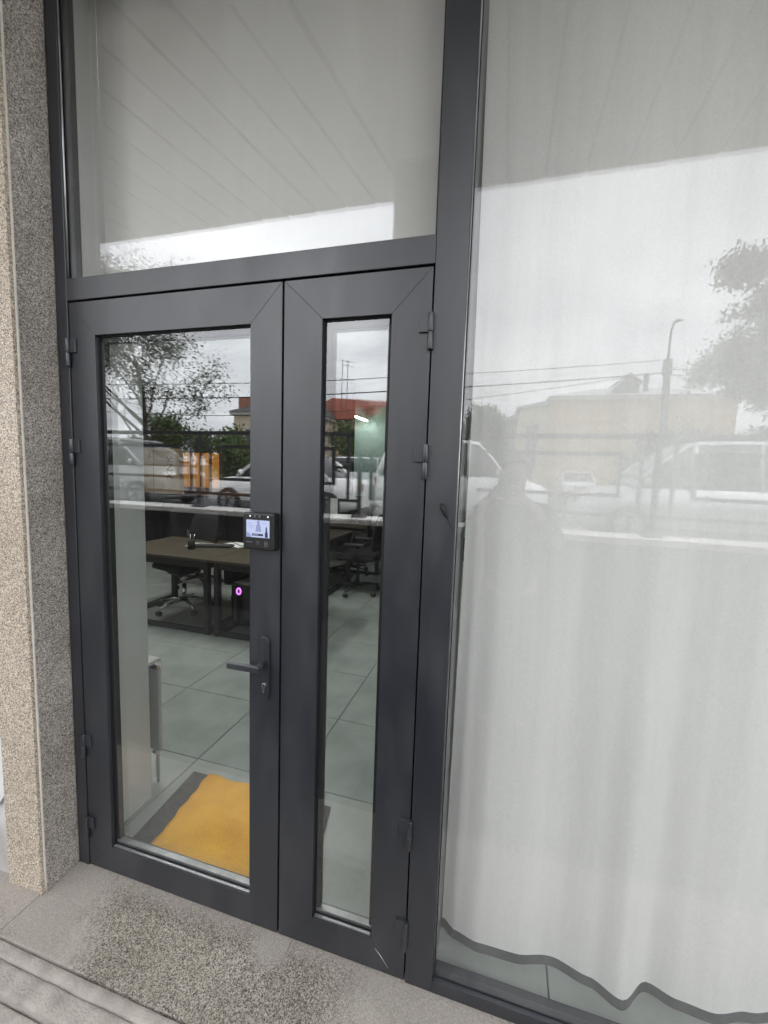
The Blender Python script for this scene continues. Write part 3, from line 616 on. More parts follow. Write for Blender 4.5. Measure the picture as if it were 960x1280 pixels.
# mats
dm = MB().prism([(-.795, .10), (.02, .105), (.0, .36), (-.045, .575), (-.832, .566)], 'z', 0.001, .008).build('floor_mat', 'mat_rubber', bevel=.002)
tag(dm, 'dark grey floor mat inside the door under the orange cloth', 'mat')
op = []
def cl(x, y): return .0135 + .002 * (math.sin(x * 17 + y * 9) * .5 + .5) + .001 * math.sin(y * 31 - x * 12)
rows = []
for k in range(25):
    y = .112 + .455 * k / 24
    xl = -.685 + .003 * math.sin(y * 33) + .003 * math.sin(y * 71) - .12 * (y - .11)
    xr = -.125 + .01 * math.sin(y * 25)
    rows.append([(xl + (xr - xl) * i / 30, y + .006 * math.sin(i * .7) * (k in (0, 24)), cl(xl + (xr - xl) * i / 30, y)) for i in range(31)])
mb = MB(); vs = [p for r in rows for p in r]
mb.add(vs, [(k * 31 + i, k * 31 + i + 1, (k + 1) * 31 + i + 1, (k + 1) * 31 + i) for k in range(24) for i in range(30)], True)
oc = mb.build('floor_cloth', 'orange_cloth'); md = oc.modifiers.new('solid', 'SOLIDIFY'); md.thickness = .004
tag(oc, 'rumpled orange cloth spread on the dark mat inside the door', 'cloth')

# desks
def desk(label, x0, x1, y0, y1, legs=True):
    t = thing('desk', label, 'desk', ((x0 + x1) / 2, (y0 + y1) / 2, 0), group='office desks')
    B(x0, x1, y0, y1, .725, .75).build('desk_top', 'desk_top', t, bevel=.002)
    for xs_ in (x0 + .03, x1 - .03 - .05):
        f = MB().box(xs_, xs_ + .05, y0 + .03, y0 + .08, .05, .725).build('leg', 'black_metal', t)
        B(xs_, xs_ + .05, y1 - .08, y1 - .03, .05, .725).build('leg', 'black_metal', t)
        B(xs_ - .001, xs_ + .051, y0 + .03, y1 - .03, .002, .0495).build('floor_bar', 'black_metal', t)
    B(x0 + .081, x1 - .081, y0 + .035, y0 + .075, .655, .724).build('front_beam', 'black_metal', t)
    B(x0 + .081, x1 - .081, y0 + .04, y0 + .075, .004, .048).build('foot_beam', 'black_metal', t)
    return t
desk('wood-topped black desk nearest the radiator, with an office chair under it', -3.20, -1.962, 2.10, 3.02)
desk('wood-topped black desk with the computer tower under it', -1.955, -1.11, 2.10, 3.02)
desk('wood-topped black desk set back in the second row, seen through the narrow leaf', -2.6, -1.40, 3.66, 4.55)
desk('far wood-topped black desk near the end of the dark partition', -2.5, -1.12, 4.95, 5.6)
# under-desk shelf with papers, tower
sh = thing('desk_shelf', 'black shelf holding loose papers under the second desk', 'shelf', (-1.6, 2.4, .5))
B(-1.86, -1.20, 2.2, 2.75, .50, .515).build('board', 'black_metal', sh)
for x in (-1.865, -1.2): B(x, x + .015, 2.2, 2.75, .516, .724).build('hanger', 'black_metal', sh)
for i in range(5):
    c0 = (-1.78 + i * .1 + random.uniform(-.03, .03), 2.22 + random.uniform(0, .1)); a = random.uniform(-.5, .5)
    pts = [(c0[0] + dx_ * math.cos(a) - dy_ * math.sin(a), c0[1] + dx_ * math.sin(a) + dy_ * math.cos(a)) for dx_, dy_ in ((0, 0), (.21, 0), (.21, .297), (0, .297))]
    tag(MB().prism(pts, 'z', .516 + i * .003, .518 + i * .003).build('paper_sheet', 'paper'), ['lowest paper sheet, at the left end of the under-desk shelf', 'second paper sheet from the left on the under-desk shelf', 'middle paper sheet of the five on the under-desk shelf', 'second paper sheet from the right on the under-desk shelf', 'topmost paper sheet, at the right end of the under-desk shelf'][i], 'paper', 'papers on the under-desk shelf')
pc = thing('computer_tower', 'black computer tower with a glowing purple ring, standing under the desk', 'computer', (-1.7, 2.55, .05))
B(-1.88, -1.66, 2.34, 2.80, .052, .47).build('case', 'black_plastic', pc, bevel=.006)
B(-1.875, -1.665, 2.332, 2.3395, .06, .462).build('front_panel', 'black_gloss', pc)
ring = []
MB().tube([(-1.79 + .022 * math.cos(2 * math.pi * k / 20), 2.328, .405 + .030 * math.sin(2 * math.pi * k / 20)) for k in range(21)], .0085, 8).build('light_ring', 'ring_purple', pc)
MB().tube([(-1.70, 2.60, .06), (-1.92, 2.5, .10), (-1.93, 2.4, .3), (-1.90, 2.45, .5), (-1.88, 2.5, .7)], .006, 6).build('cable', 'black_plastic', pc)
MB().tube([(-1.70, 2.65, .08), (-1.95, 2.55, .06), (-1.91, 2.42, .2), (-1.94, 2.45, .42), (-1.85, 2.5, .7)], .005, 6).build('cable', 'paper', pc)
B(-1.93, -1.86, 2.30, 2.36, .56, .63).build('socket_box', 'radiator', pc)

# office chair
def office_chair(label, loc, rz, base='black_metal'):
    t = thing('office_chair', label, 'chair', loc, rz, 'office chairs at the desks')
    def P(n_, m_, mb_, **k): return mb_.build(n_, m_, t, local=True, **k)
    P('gas_column', base, MB().tube([(0, 0, .10), (0, 0, .28)], .026, 12).tube([(0, 0, .26), (0, 0, .43)], .017, 12))
    for k in range(5):
        a = 2 * math.pi * k / 5 + .35
        c_, s_ = math.cos(a), math.sin(a)
        P('base_spoke', base, MB().tube([(0, 0, .115), (.15 * c_, .15 * s_, .105), (.31 * c_, .31 * s_, .075)], [.024, .018, .013], 8))
        ca = P('caster', 'black_plastic', MB().tube([(.31 * c_ - .024 * s_, .31 * s_ + .024 * c_, .028), (.31 * c_ + .024 * s_, .31 * s_ - .024 * c_, .028)], .027, 12))
    P('mechanism', 'black_metal', MB().box(-.11, .11, -.13, .13, .415, .45))
    P('height_lever', 'black_plastic', MB().tube([(.08, 0, .425), (.2, -.03, .42), (.27, -.04, .40)], [.008, .008, .013], 8))
    seat = [[(x, y, z) for x, y, z in ((-.24, -.25, .47), (.24, -.25, .47), (.25, .22, .47), (-.25, .22, .47))], [(x, y, z) for x, y, z in ((-.25, -.27, .50), (.25, -.27, .50), (.26, .23, .50), (-.26, .23, .50))], [(x, y, z) for x, y, z in ((-.23, -.25, .54), (.23, -.25, .54), (.24, .21, .545), (-.24, .21, .545))]]
    P('seat', 'black_mesh', MB().loft(seat, smooth=False), bevel=.03, seg=3)
    bk = []
    for z, w_, y in ((.60, .20, -.26), (.72, .235, -.255), (.86, .24, -.27), (1.0, .225, -.30), (1.08, .18, -.33)):
        bk.append([(-w_, y + .03, z), (-w_ * .5, y - .005, z), (0, y - .012, z), (w_ * .5, y - .005, z), (w_, y + .03, z), (w_, y + .005, z), (w_ * .5, y - .03, z), (0, y - .037, z), (-w_ * .5, y - .03, z), (-w_, y + .005, z)])
    P('backrest', 'black_mesh', MB().loft(bk))
    P('back_stem', 'black_metal', MB().tube([(0, -.05, .43), (0, -.29, .46), (0, -.305, .62), (0, -.30, .8)], [.02, .022, .02, .015], 8))
    for s_ in (-1, 1):
        a_ = P('armrest', 'black_plastic', MB().box(s_ * .27 - .035, s_ * .27 + .035, -.14, .12, .67, .70), bevel=.012)
        MB().tube([(s_ * .19, 0, .455), (s_ * .275, 0, .47), (s_ * .275, -.02, .67)], .015, 8).build('arm_post', 'black_plastic', a_, local=True)
    return t
office_chair('black office chair with chrome star base under the desk nearest the radiator', (-2.75, 2.68, 0), R(165), 'chrome')
office_chair('black office chair tucked beside the second row desk, seen through the narrow leaf', (-1.60, 5.0, 0), R(110))
office_chair('black office chair behind the first desk, turned to the dark partition', (-3.3, 3.55, 0), R(20))
office_chair('black office chair at the end of the second row desk', (-1.15, 4.05, 0), R(95))
# things on the desks
for i, (x, y, a, lb) in enumerate(((-2.62, 2.55, .2, 'white papers lying on the desk nearest the radiator'), (-2.35, 2.80, -.3, 'white papers lying near the back edge of the first desk'), (-1.55, 2.62, .15, 'white papers lying on the desk above the computer tower'))):
    pts = [(x + dx_ * math.cos(a) - dy_ * math.sin(a), y + dx_ * math.sin(a) + dy_ * math.cos(a)) for dx_, dy_ in ((0, 0), (.3, 0), (.3, .21), (0, .21))]
    tag(MB().prism(pts, 'z', .751, .756).build('paper_stack', 'paper', bevel=.001), lb, 'paper', 'papers on the desks')
def monitor(label, x, y, rz):
    t = thing('monitor', label, 'monitor', (x, y, .75), rz, 'monitors on the desks')
    MB().box(-.12, .12, -.08, .10, .001, .012).build('foot', 'black_plastic', t, local=True, bevel=.004)
    MB().box(-.02, .02, .03, .05, .012, .20).build('stem', 'black_plastic', t, local=True)
    MB().box(-.27, .27, 0, .028, .13, .45).build('panel', 'black_plastic', t, local=True, bevel=.005)
    MB().box(-.258, .258, -.002, .0, .15, .44).build('display', 'black_gloss', t, local=True)
monitor('black monitor on the desk in the second row', -2.0, 4.35, R(170))
monitor('black monitor on the farthest desk', -1.75, 5.45, R(185))
kb = thing('keyboard', 'dark keyboard lying across the first desk', 'keyboard', (-2.35, 2.66, .751), R(20))
MB().box(-.22, .22, -.07, .07, 0, .018).build('body', 'black_plastic', kb, local=True, bevel=.004)
for r_ in range(4): MB().box(-.205, .205, -.055 + r_ * .029, -.032 + r_ * .029, .0181, .024).build('key_row', 'car_grey', kb, local=True)
ph = thing('pen_pot', 'small wire pen pot on the desk nearest the radiator', 'pen pot', (-2.45, 2.45, .751))
MB().tube([(-2.45, 2.45, .752), (-2.45, 2.45, .84)], .035, 14).build('pot', 'black_mesh', ph)
for i in range(3): MB().tube([(-2.45 + i * .012 - .012, 2.45, .84), (-2.46 + i * .02, 2.45 + i * .01, .91)], .004, 6).build('pen', ('paper', 'black_plastic', 'rim')[i], ph)
for lb, pts_ in (('black cable trailing over the back of the first desk', [(-2.3, 2.95, .757), (-2.1, 2.8, .757), (-1.9, 2.9, .757), (-1.7, 2.75, .757), (-1.5, 2.92, .757)]), ('pale cable trailing along the second desk', [(-1.9, 2.7, .757), (-1.8, 2.82, .757), (-1.65, 2.78, .757), (-1.45, 2.85, .757)])):
    tag(MB().tube(pts_, .006, 6).build('desk_cable', 'black_plastic' if 'black' in lb else 'paper'), lb, 'cable')
# low pale screen at the far desk
tag(B(-2.35, -1.15, 5.66, 5.69, .60, 1.12).build('desk_screen', 'white_wall', bevel=.004), 'low pale divider screen behind the farthest desk', 'desk screen')

# ------------------------------------------------------------------ street things, seen as reflections
# railing on the coping
RY = -3.19
rl = thing('railing', 'dark metal railing of square tubes with rectangular inset frames on the coping', 'railing', (0, RY, 1.105))
B(-13.5, -.56, RY - .03, RY + .03, 2.005, 2.05).build('top_rail', 'rail_paint', rl, bevel=.003)
B(.36, 11.5, RY - .03, RY + .03, 2.005, 2.05).build('top_rail', 'rail_paint', rl, bevel=.003)
PX = [-13.3, -11.2, -9.1, -7.05, -5.0, -3.0, -.88, 2.01, 4.1, 6.2, 8.3, 10.4]
for x in PX:
    p_ = B(x - .022, x + .022, RY - .02, RY + .02, 1.106, 2.004).build('post', 'rail_paint', rl)
    MB().loft([[(x + sx_ * r_, RY + sy_ * r_, z) for sx_, sy_ in ((-1, -1), (1, -1), (1, 1), (-1, 1))] for z, r_ in ((1.1055, .075), (1.118, .075), (1.15, .03))], smooth=False).build('base_plate', 'rail_paint', p_)
for a, b_ in zip(PX, PX[1:]):
    segs = [(a, b_)]
    for s0, s1 in segs:
        for x in (s0 + .135, s1 - .135):
            B(x - .015, x + .015, RY - .015, RY + .015, 1.305, 2.004).build('baluster', 'rail_paint', rl)
        x0, x1 = s0 + .29, s1 - .29
        if a == -.88:      # the column stands in this bay
            continue
        B(s0 + .023, s1 - .023, RY - .016, RY + .016, 1.27, 1.3045).build('bottom_rail', 'rail_paint', rl)
        fb = B(x0, x1, RY - .013, RY + .013, 1.845, 1.885).build('inset_frame', 'rail_paint', rl)
        B(x0, x1, RY - .013, RY + .013, 1.455, 1.49).build('frame_bar', 'rail_paint', fb)
        B(x0, x0 + .032, RY - .013, RY + .013, 1.49, 1.845).build('frame_bar', 'rail_paint', fb)
        B(x1 - .032, x1, RY - .013, RY + .013, 1.49, 1.845).build('frame_bar', 'rail_paint', fb)
        B(s0 + .150, x0, RY - .013, RY + .013, 1.645, 1.675).build('link_bar', 'rail_paint', rl)
        B(x1, s1 - .150, RY - .013, RY + .013, 1.645, 1.675).build('link_bar', 'rail_paint', rl)
x0, x1 = .40, 1.72
fb = B(x0, x1, RY - .013, RY + .013, 1.845, 1.885).build('inset_frame', 'rail_paint', rl)
B(x0, x1, RY - .013, RY + .013, 1.455, 1.49).build('frame_bar', 'rail_paint', fb)
B(x1 - .032, x1, RY - .013, RY + .013, 1.49, 1.845).build('frame_bar', 'rail_paint', fb)
B(x1, 2.01 - .150, RY - .013, RY + .013, 1.645, 1.675).build('link_bar', 'rail_paint', rl)
B(.36, 1.987, RY - .016, RY + .016, 1.27, 1.3045).build('bottom_rail', 'rail_paint', rl)

# vehicles
def wheel(t, x, s, hw, r):
    y = s * (hw - .06)
    wh = MB().tube([(x, y - .1, r), (x, y + .1, r)], r, 22).build('wheel', 'tyre', t, local=True, bevel=.02)
    MB().tube([(x, y + s * .085, r), (x, y + s * .106, r)], r * .66, 18).build('rim', 'rim', wh, local=True, bevel=.006)
    for k in range(5):
        a = 2 * math.pi * k / 5
        MB().bar((x, y + s * .109, r), (x + r * .6 * math.cos(a), y + s * .109, r + r * .6 * math.sin(a)), .05, .012).build('spoke', 'tyre', wh, local=True)
def car(name, label, cat, loc, rz, paint, Lg, W, H, hood, deck, ws, rs, belt, group='vehicles parked along the street', van=False, glass_side=True):
    """nose towards +x in local space; hood/deck lengths, ws/rs screen run, belt height"""
    t = thing(name, label, cat, loc, rz, group)
    hw = W / 2; h2 = Lg / 2; cl_ = .19; r = .33 if H < 1.8 else .36
    def ring(x, zb, zt, w0, w1, zm=None):
        zm = zb + (zt - zb) * .55 if zm is None else zm
        return [(x, -w0 * .93, zb), (x, -w0, zb + .12), (x, -w0, zm), (x, -w1, zt - .03), (x, -w1 * .9, zt), (x, w1 * .9, zt), (x, w1, zt - .03), (x, w0, zm), (x, w0, zb + .12), (x, w0 * .93, zb)]
    hd = belt - .06 if not van else belt - .02
    st_ = [(-h2, belt - .14 if deck > .2 else belt, .82), (-h2 + .06, belt - .03, .93), (-h2 + .35, belt, .985), (-h2 + 1.0, belt + .01, 1.0), (0, belt, 1.0), (h2 - hood - .15, belt - .01, 1.0), (h2 - hood, belt - .015, .995), (h2 - hood * .5, hd - .02, .975), (h2 - .18, hd - .11, .92), (h2 - .05, hd - .20, .86), (h2, hd - .30, .78)]
    rings = [ring(x, cl_ + (.10 if abs(x) > h2 - .15 else 0), z, hw * f, hw * f * .955) for x, z, f in st_]
    MB().loft(rings).build('body', paint, t, local=True, bevel=.0)
    # glasshouse
    a0, a1 = -h2 + deck, h2 - hood
    def gr(x, zb, zt, w0, w1): return [(x, -w0, zb), (x, -w1, zt - .05), (x, -w1 * .88, zt), (x, w1 * .88, zt), (x, w1, zt - .05), (x, w0, zb)]
    wb, wt = hw * .945, hw * .80 if not van else hw * .88
    gh = []
    n1 = 8
    xs = [a0, a0 + rs * .5, a0 + rs, a0 + rs + .25] + [a0 + rs + .25 + (a1 - ws - .25 - a0 - rs - .25) * k / 3 for k in (1, 2)] + [a1 - ws - .25, a1 - ws, a1 - ws * .5, a1]
    zs = [belt + .02, belt + (H - belt) * .55, H - .06, H - .015, H, H, H - .015, H - .06, belt + (H - belt) * .52, belt + .0]
    rg = []
    for x, z in zip(xs, zs):
        f = (z - belt) / (H - belt); rg.append(gr(x, belt - .03, max(z, belt + .03), wb, wb + (wt - wb) * f))
    MB().loft(rg).build('windows', 'car_glass', t, local=True)
    # roof panel
    rr = []
    for x, z in list(zip(xs, zs))[2:8]:
        f = (z - belt) / (H - belt); w1 = wb + (wt - wb) * f + .008
        rr.append([(x, -w1, z - .075), (x, -w1 * .99, z - .04), (x, -w1 * .88, z + .012), (x, w1 * .88, z + .012), (x, w1 * .99, z - .04), (x, w1, z - .075), (x, w1 * .9, z - .06), (x, -w1 * .9, z - .06)])
    MB().loft(rr).build('roof', paint, t, local=True)
    # pillars
    for s in (-1, 1):
        A = [(xs[9], s * (wb + .004), belt - .02), (xs[8], s * (wb + (wt - wb) * .52 + .006), zs[8] - .03), (xs[7], s * (wt + .004), zs[7] - .055)]
        MB().tube(A, [.05, .04, .035], 6).build('pillar', paint, t, local=True)
        C_ = [(xs[0], s * (wb + .004), belt - .02), (xs[1], s * (wb + (wt - wb) * .55 + .004), zs[1] - .03), (xs[2], s * (wt + .006), zs[2] - .055)]
        MB().tube(C_, [.09, .07, .06], 6).build('pillar', paint, t, local=True)
        for q, k in ((.42, .035), (.72, .05)):
            xb = a0 + (a1 - a0) * q; xt = xb + (.03 if q < .5 else -.02)
            MB().tube([(xb, s * (wb + .002), belt - .02), (xt, s * (wt + .006), H - .07)], k, 6).build('pillar', paint, t, local=True)
        MB().ball((a1 - ws * .25, s * (hw + .10), belt + .09), .10, 8, 6, (.55, .9, .75)).build('mirror', paint, t, local=True)
        MB().box(h2 - .22, h2 - .03, min(s * hw * .42, s * hw * .84), max(s * hw * .42, s * hw * .84), hd - .30, hd - .16).build('headlight', 'lamp_glass', t, local=True, bevel=.02)
        MB().box(-h2 - .012, -h2 + .12, min(s * hw * .58, s * hw * .86), max(s * hw * .58, s * hw * .86), belt - .28, belt - .10).build('tail_light', 'tail_red', t, local=True, bevel=.015)
        for xd in (.12, -.85):
            MB().box(xd - .09, xd + .09, min(s * hw, s * (hw + .014)), max(s * hw, s * (hw + .014)), belt - .17, belt - .14).build('door_handle', paint, t, local=True)
        MB().box(-h2 + .95, h2 - 1.0, min(s * (hw - .02), s * (hw + .006)), max(s * (hw - .02), s * (hw + .006)), cl_ + .03, cl_ + .16).build('sill', 'car_grey', t, local=True)
        for xw in (h2 - .82, -h2 + .78): wheel(t, xw, s, hw + .02, r)
    MB().box(h2 - .06, h2 + .01, -hw * .4, hw * .4, hd - .34, hd - .20).build('grille', 'black_plastic', t, local=True, bevel=.01)
    MB().box(h2 - .05, h2 + .035, -hw * .74, hw * .74, cl_ + .16, cl_ + .30).build('bumper', 'car_grey', t, local=True, bevel=.03)
    MB().box(h2 + .036, h2 + .044, -.26, .26, cl_ + .18, cl_ + .28).build('number_plate', 'paper', t, local=True)
    return t
car('parked_suv', 'white off-road car reflected behind the photographer, nose to the right', 'car', (-.42, -9.7, ST), 0, 'car_white', 4.1, 1.85, 2.0, .95, .12, .62, .3, 1.16)
car('parked_suv', 'silver car with short bonnet reflected at the right edge, nose to the left', 'car', (4.25, -8.3, ST), R(180), 'car_silver', 4.4, 1.85, 1.92, .85, .1, .85, .5, 1.08)
car('parked_car', 'small white car seen head-on far off between the two big parked cars', 'car', (4.6, -25.4, ST), R(90), 'car_white', 4.0, 1.75, 1.5, .95, .2, .7, .6, .95)
car('parked_van', 'grey van reflected at the left edge of the wide door glass', 'van', (-10.6, -8.9, ST), 0, 'car_mid', 4.9, 1.9, 1.90, .75, .05, .8, .15, 1.15, van=True)
car('parked_car', 'white saloon reflected beside the access terminal, nose to the left', 'car', (-4.75, -8.9, ST), R(180), 'car_white', 4.3, 1.8, 1.62, 1.05, .85, .75, .6, .98)
car('parked_van', 'white minibus far off, reflected in the narrow door glass', 'van', (-7.0, -22.8, ST), 0, 'car_white', 4.7, 1.8, 1.95, .6, .05, .6, .15, 1.1, van=True)
car('parked_car', 'white car in the middle distance, reflected at the left of the narrow glass', 'car', (-8.4, -17.6, ST), R(8), 'car_white', 4.3, 1.8, 1.5, 1.0, .5, .75, .7, .95)

# street lamp and wires
lp = thing('street_lamp', 'tall street lamp on a grey pole, reflected against the sky', 'street lamp', (6.25, -17, ST))
MB().tube([(6.25, -17, ST), (6.24, -17, 3.4), (6.17, -17, 6.0)], [.16, .14, .11], 12).build('pole', 'pole_grey', lp)
MB().tube([(6.17, -17, 5.9), (6.165, -17, 6.6), (6.185, -17, 7.1), (6.24, -17, 7.32), (6.3, -17, 7.38)], [.05, .045, .04, .035, .03], 8).build('arm', 'pole_grey', lp)
MB().loft([[(6.21, -17.06, 7.36), (6.21, -16.94, 7.36), (6.21, -16.94, 7.40), (6.21, -17.06, 7.40)], [(6.36, -17.09, 7.37), (6.36, -16.91, 7.37), (6.36, -16.91, 7.46), (6.36, -17.09, 7.46)], [(6.52, -17.04, 7.40), (6.52, -16.96, 7.40), (6.52, -16.96, 7.45), (6.52, -17.04, 7.45)]], smooth=False).build('lamp_head', 'pole_grey', lp, bevel=.02)
MB().tube([(6.17, -17, 5.5), (6.17, -17, 6.05)], [.17, .15], 12).build('collar', 'pole_grey', lp)
def wire(label, p0, p1, sag, r=.016):
    p0, p1 = Vector(p0), Vector(p1)
    pts = [p0.lerp(p1, k / 24) - Vector((0, 0, sag * 4 * (k / 24) * (1 - k / 24))) for k in range(25)]
    tag(MB().tube(pts, r, 5).build('overhead_wire', 'wire'), label, 'wire', 'overhead wires')
wire('highest overhead wire running left from the street lamp', (6.17, -17, 6.05), (-24, -17, 5.9), .35)
wire('thick middle overhead wire running left from the lamp collar', (6.17, -17, 5.58), (-24, -17, 5.1), .35, .026)
wire('lowest overhead wire sloping down to the left across the sky', (5.0, -17, 5.48), (-24, -17, 4.6), .9, .016)
wire('overhead wire running right from the lamp top towards the leafy tree', (6.2, -17, 5.7), (22, -17, 5.8), .25)
wire('lower overhead wire running right from the lamp collar', (6.2, -17, 5.5), (22, -17, 5.4), .3)

# buildings across the road
def window(t, x, y, z, w_, h_, m='trim_pale'):
    f = MB()
    for a in ((x - w_ / 2 - .08, x + w_ / 2 + .08, z + h_ / 2, z + h_ / 2 + .1), (x - w_ / 2 - .08, x + w_ / 2 + .08, z - h_ / 2 - .1, z - h_ / 2), (x - w_ / 2 - .08, x - w_ / 2, z - h_ / 2, z + h_ / 2), (x + w_ / 2, x + w_ / 2 + .08, z - h_ / 2, z + h_ / 2), (x - .03, x + .03, z - h_ / 2, z + h_ / 2)):
        f.box(a[0], a[1], y - .02, y + .06, a[2], a[3])
    o = f.build('window', m, t); B(x - w_ / 2, x + w_ / 2, y - .01, y + .012, z - h_ / 2, z + h_ / 2).build('pane', 'window_dark', o)
yb = thing('yellow_building', 'yellow rendered building with grey metal hip roof, reflected in the fixed pane', 'building', (8, -32, ST))
B(3.05, 12.9, -38, -27.2, ST, 6.3).build('wall', 'yellow_render', yb)
MB().prism([(3.05, -27.21), (1.4, -29.5), (1.4, -38), (3.05, -38)], 'z', ST, 6.05).build('wing_wall', 'cream_render', yb)
B(2.95, 13.1, -38.2, -27.05, 6.3, 6.52).build('cornice', 'trim_pale', yb)
MB().add([(2.9, -27.0, 6.52), (13.2, -27.0, 6.52), (13.2, -38.3, 6.52), (2.9, -38.3, 6.52), (6.2, -32.5, 7.9), (10.5, -32.5, 7.9)], [(0, 1, 5, 4), (1, 2, 5), (2, 3, 4, 5), (3, 0, 4), (3, 2, 1, 0)]).build('roof', 'roof_metal', yb)
MB().prism([(2.98, -26.98), (1.15, -29.4), (1.15, -38.2), (2.98, -38.2)], 'z', 6.05, 6.25).build('wing_roof', 'roof_metal', yb)
MB().prism([(6.95, 6.65), (6.95, 7.35), (7.6, 7.9), (8.2, 7.45), (8.2, 6.65)], 'y', -29.6, -28.2).build('dormer', 'roof_dark', yb)
MB().prism([(6.8, 7.32), (7.6, 7.98), (8.35, 7.42), (8.35, 7.50), (7.6, 8.08), (6.8, 7.42)], 'y', -29.7, -28.1).build('dormer_roof', 'roof_dark', yb)
B(8.7, 8.95, -29.6, -29.3, 6.6, 8.2).build('chimney', 'roof_dark', yb)
def wing_window(u):
    a, b_ = Vector((3.05, -27.21, 0)), Vector((1.4, -29.5, 0)); d = (b_ - a).normalized(); n_ = Vector((-d.y, d.x, 0)) * -1
    c_ = a.lerp(b_, u); f = MB()
    def q(s0, s1, z0, z1, o0, o1, mb):
        p = [c_ + d * s0 + n_ * o0, c_ + d * s1 + n_ * o0, c_ + d * s1 + n_ * o1, c_ + d * s0 + n_ * o1]
        mb.prism([(v.x, v.y) for v in p], 'z', z0, z1)
    for z0, z1, s0, s1 in ((2.0, 2.12, -.7, .7), (4.9, 5.02, -.7, .7), (2.12, 4.9, -.7, -.55), (2.12, 4.9, .55, .7), (2.12, 4.9, -.05, .05)): q(s0, s1, z0, z1, -.05, .08, f)
    o = f.build('window', 'trim_pale', yb); g = MB(); q(-.55, .55, 2.12, 4.9, -.03, .02, g); g.build('pane', 'window_dark', o)
wing_window(.5)
cbld = thing('cream_building', 'cream rendered house with a brick chimney, reflected in the wide door glass', 'building', (-13, -26, ST))
B(-17.0, -11.6, -32, -23.5, ST, 5.0).build('wall', 'cream_render', cbld)
B(-17.2, -11.4, -32.2, -23.3, 5.0, 5.2).build('cornice', 'trim_pale', cbld)
MB().add([(-17.3, -23.2, 5.2), (-11.3, -23.2, 5.2), (-11.3, -32.3, 5.2), (-17.3, -32.3, 5.2), (-14, -26.5, 6.9), (-14, -29, 6.9)], [(0, 1, 4), (1, 2, 5, 4), (2, 3, 5), (3, 0, 4, 5), (3, 2, 1, 0)]).build('roof', 'roof_dark', cbld)
B(-17.0, -16.1, -24.6, -24.0, 4.9, 6.2).build('chimney', 'brick_red', cbld)
for x in (-15.6, -13.2): window(cbld, x, -23.5, 3.2, 1.0, 1.7)
rh = thing('red_roof_house', 'house with red tiled roof and twin aerials, reflected in the narrow glass', 'house', (-10, -31, ST))
B(-14.6, -5.8, -36, -28, ST, 5.3).build('wall', 'cream_render', rh)
rf = MB().add([(-15.0, -27.5, 5.2), (-5.4, -27.5, 5.2), (-5.4, -36.5, 5.2), (-15, -36.5, 5.2), (-13.6, -32, 7.4), (-7.4, -32, 7.0)], [(0, 1, 5, 4), (1, 2, 5), (2, 3, 4, 5), (3, 0, 4), (3, 2, 1, 0)]).build('roof', 'roof_red', rh)
for k in range(30):
    x = -14.8 + k * .32; u = (x + 15) / 9.6
    xt = -13.6 + 6.2 * u; zt = 7.4 - .4 * u
    MB().tube([(x, -27.5, 5.26), (xt, -31.95, zt + .06)], .06, 5).build('ridge_roll', 'roof_red', rf)
for i, (x, h) in enumerate(((-11.75, 9.9), (-11.3, 9.8))):
    an = MB().tube([(x, -29.5, 5.8), (x, -29.5, h)], .03, 6).build('aerial', 'galv', rh)
    for z, l_ in ((h - .05, .55), (h - .35, .45), (h - 1.4, .6)):
        MB().tube([(x - l_ * .3, -29.5, z), (x + l_, -29.6, z - .08)], .018, 5).build('aerial_arm', 'galv', an)
for x in (-13, -10.4, -7.6): window(rh, x, -28, 3.3, 1.0, 1.6)
# hedge fence behind the parking
def fence(x0, x1, y, h, label):
    t = thing('metal_fence', label, 'fence', ((x0 + x1) / 2, y, ST))
    n = int((x1 - x0) / .5)
    for z in (.3, h - .15): B(x0, x1, y - .02, y + .02, ST + z, ST + z + .05).build('fence_rail', 'galv', t)
    for k in range(n + 1): B(x0 + k * .5 - .02, x0 + k * .5 + .02, y - .018, y + .018, ST + .05, ST + h).build('fence_picket', 'galv', t)
fence(-13, -3.2, -26.9, 1.7, 'grey metal picket fence behind the far white minibus')

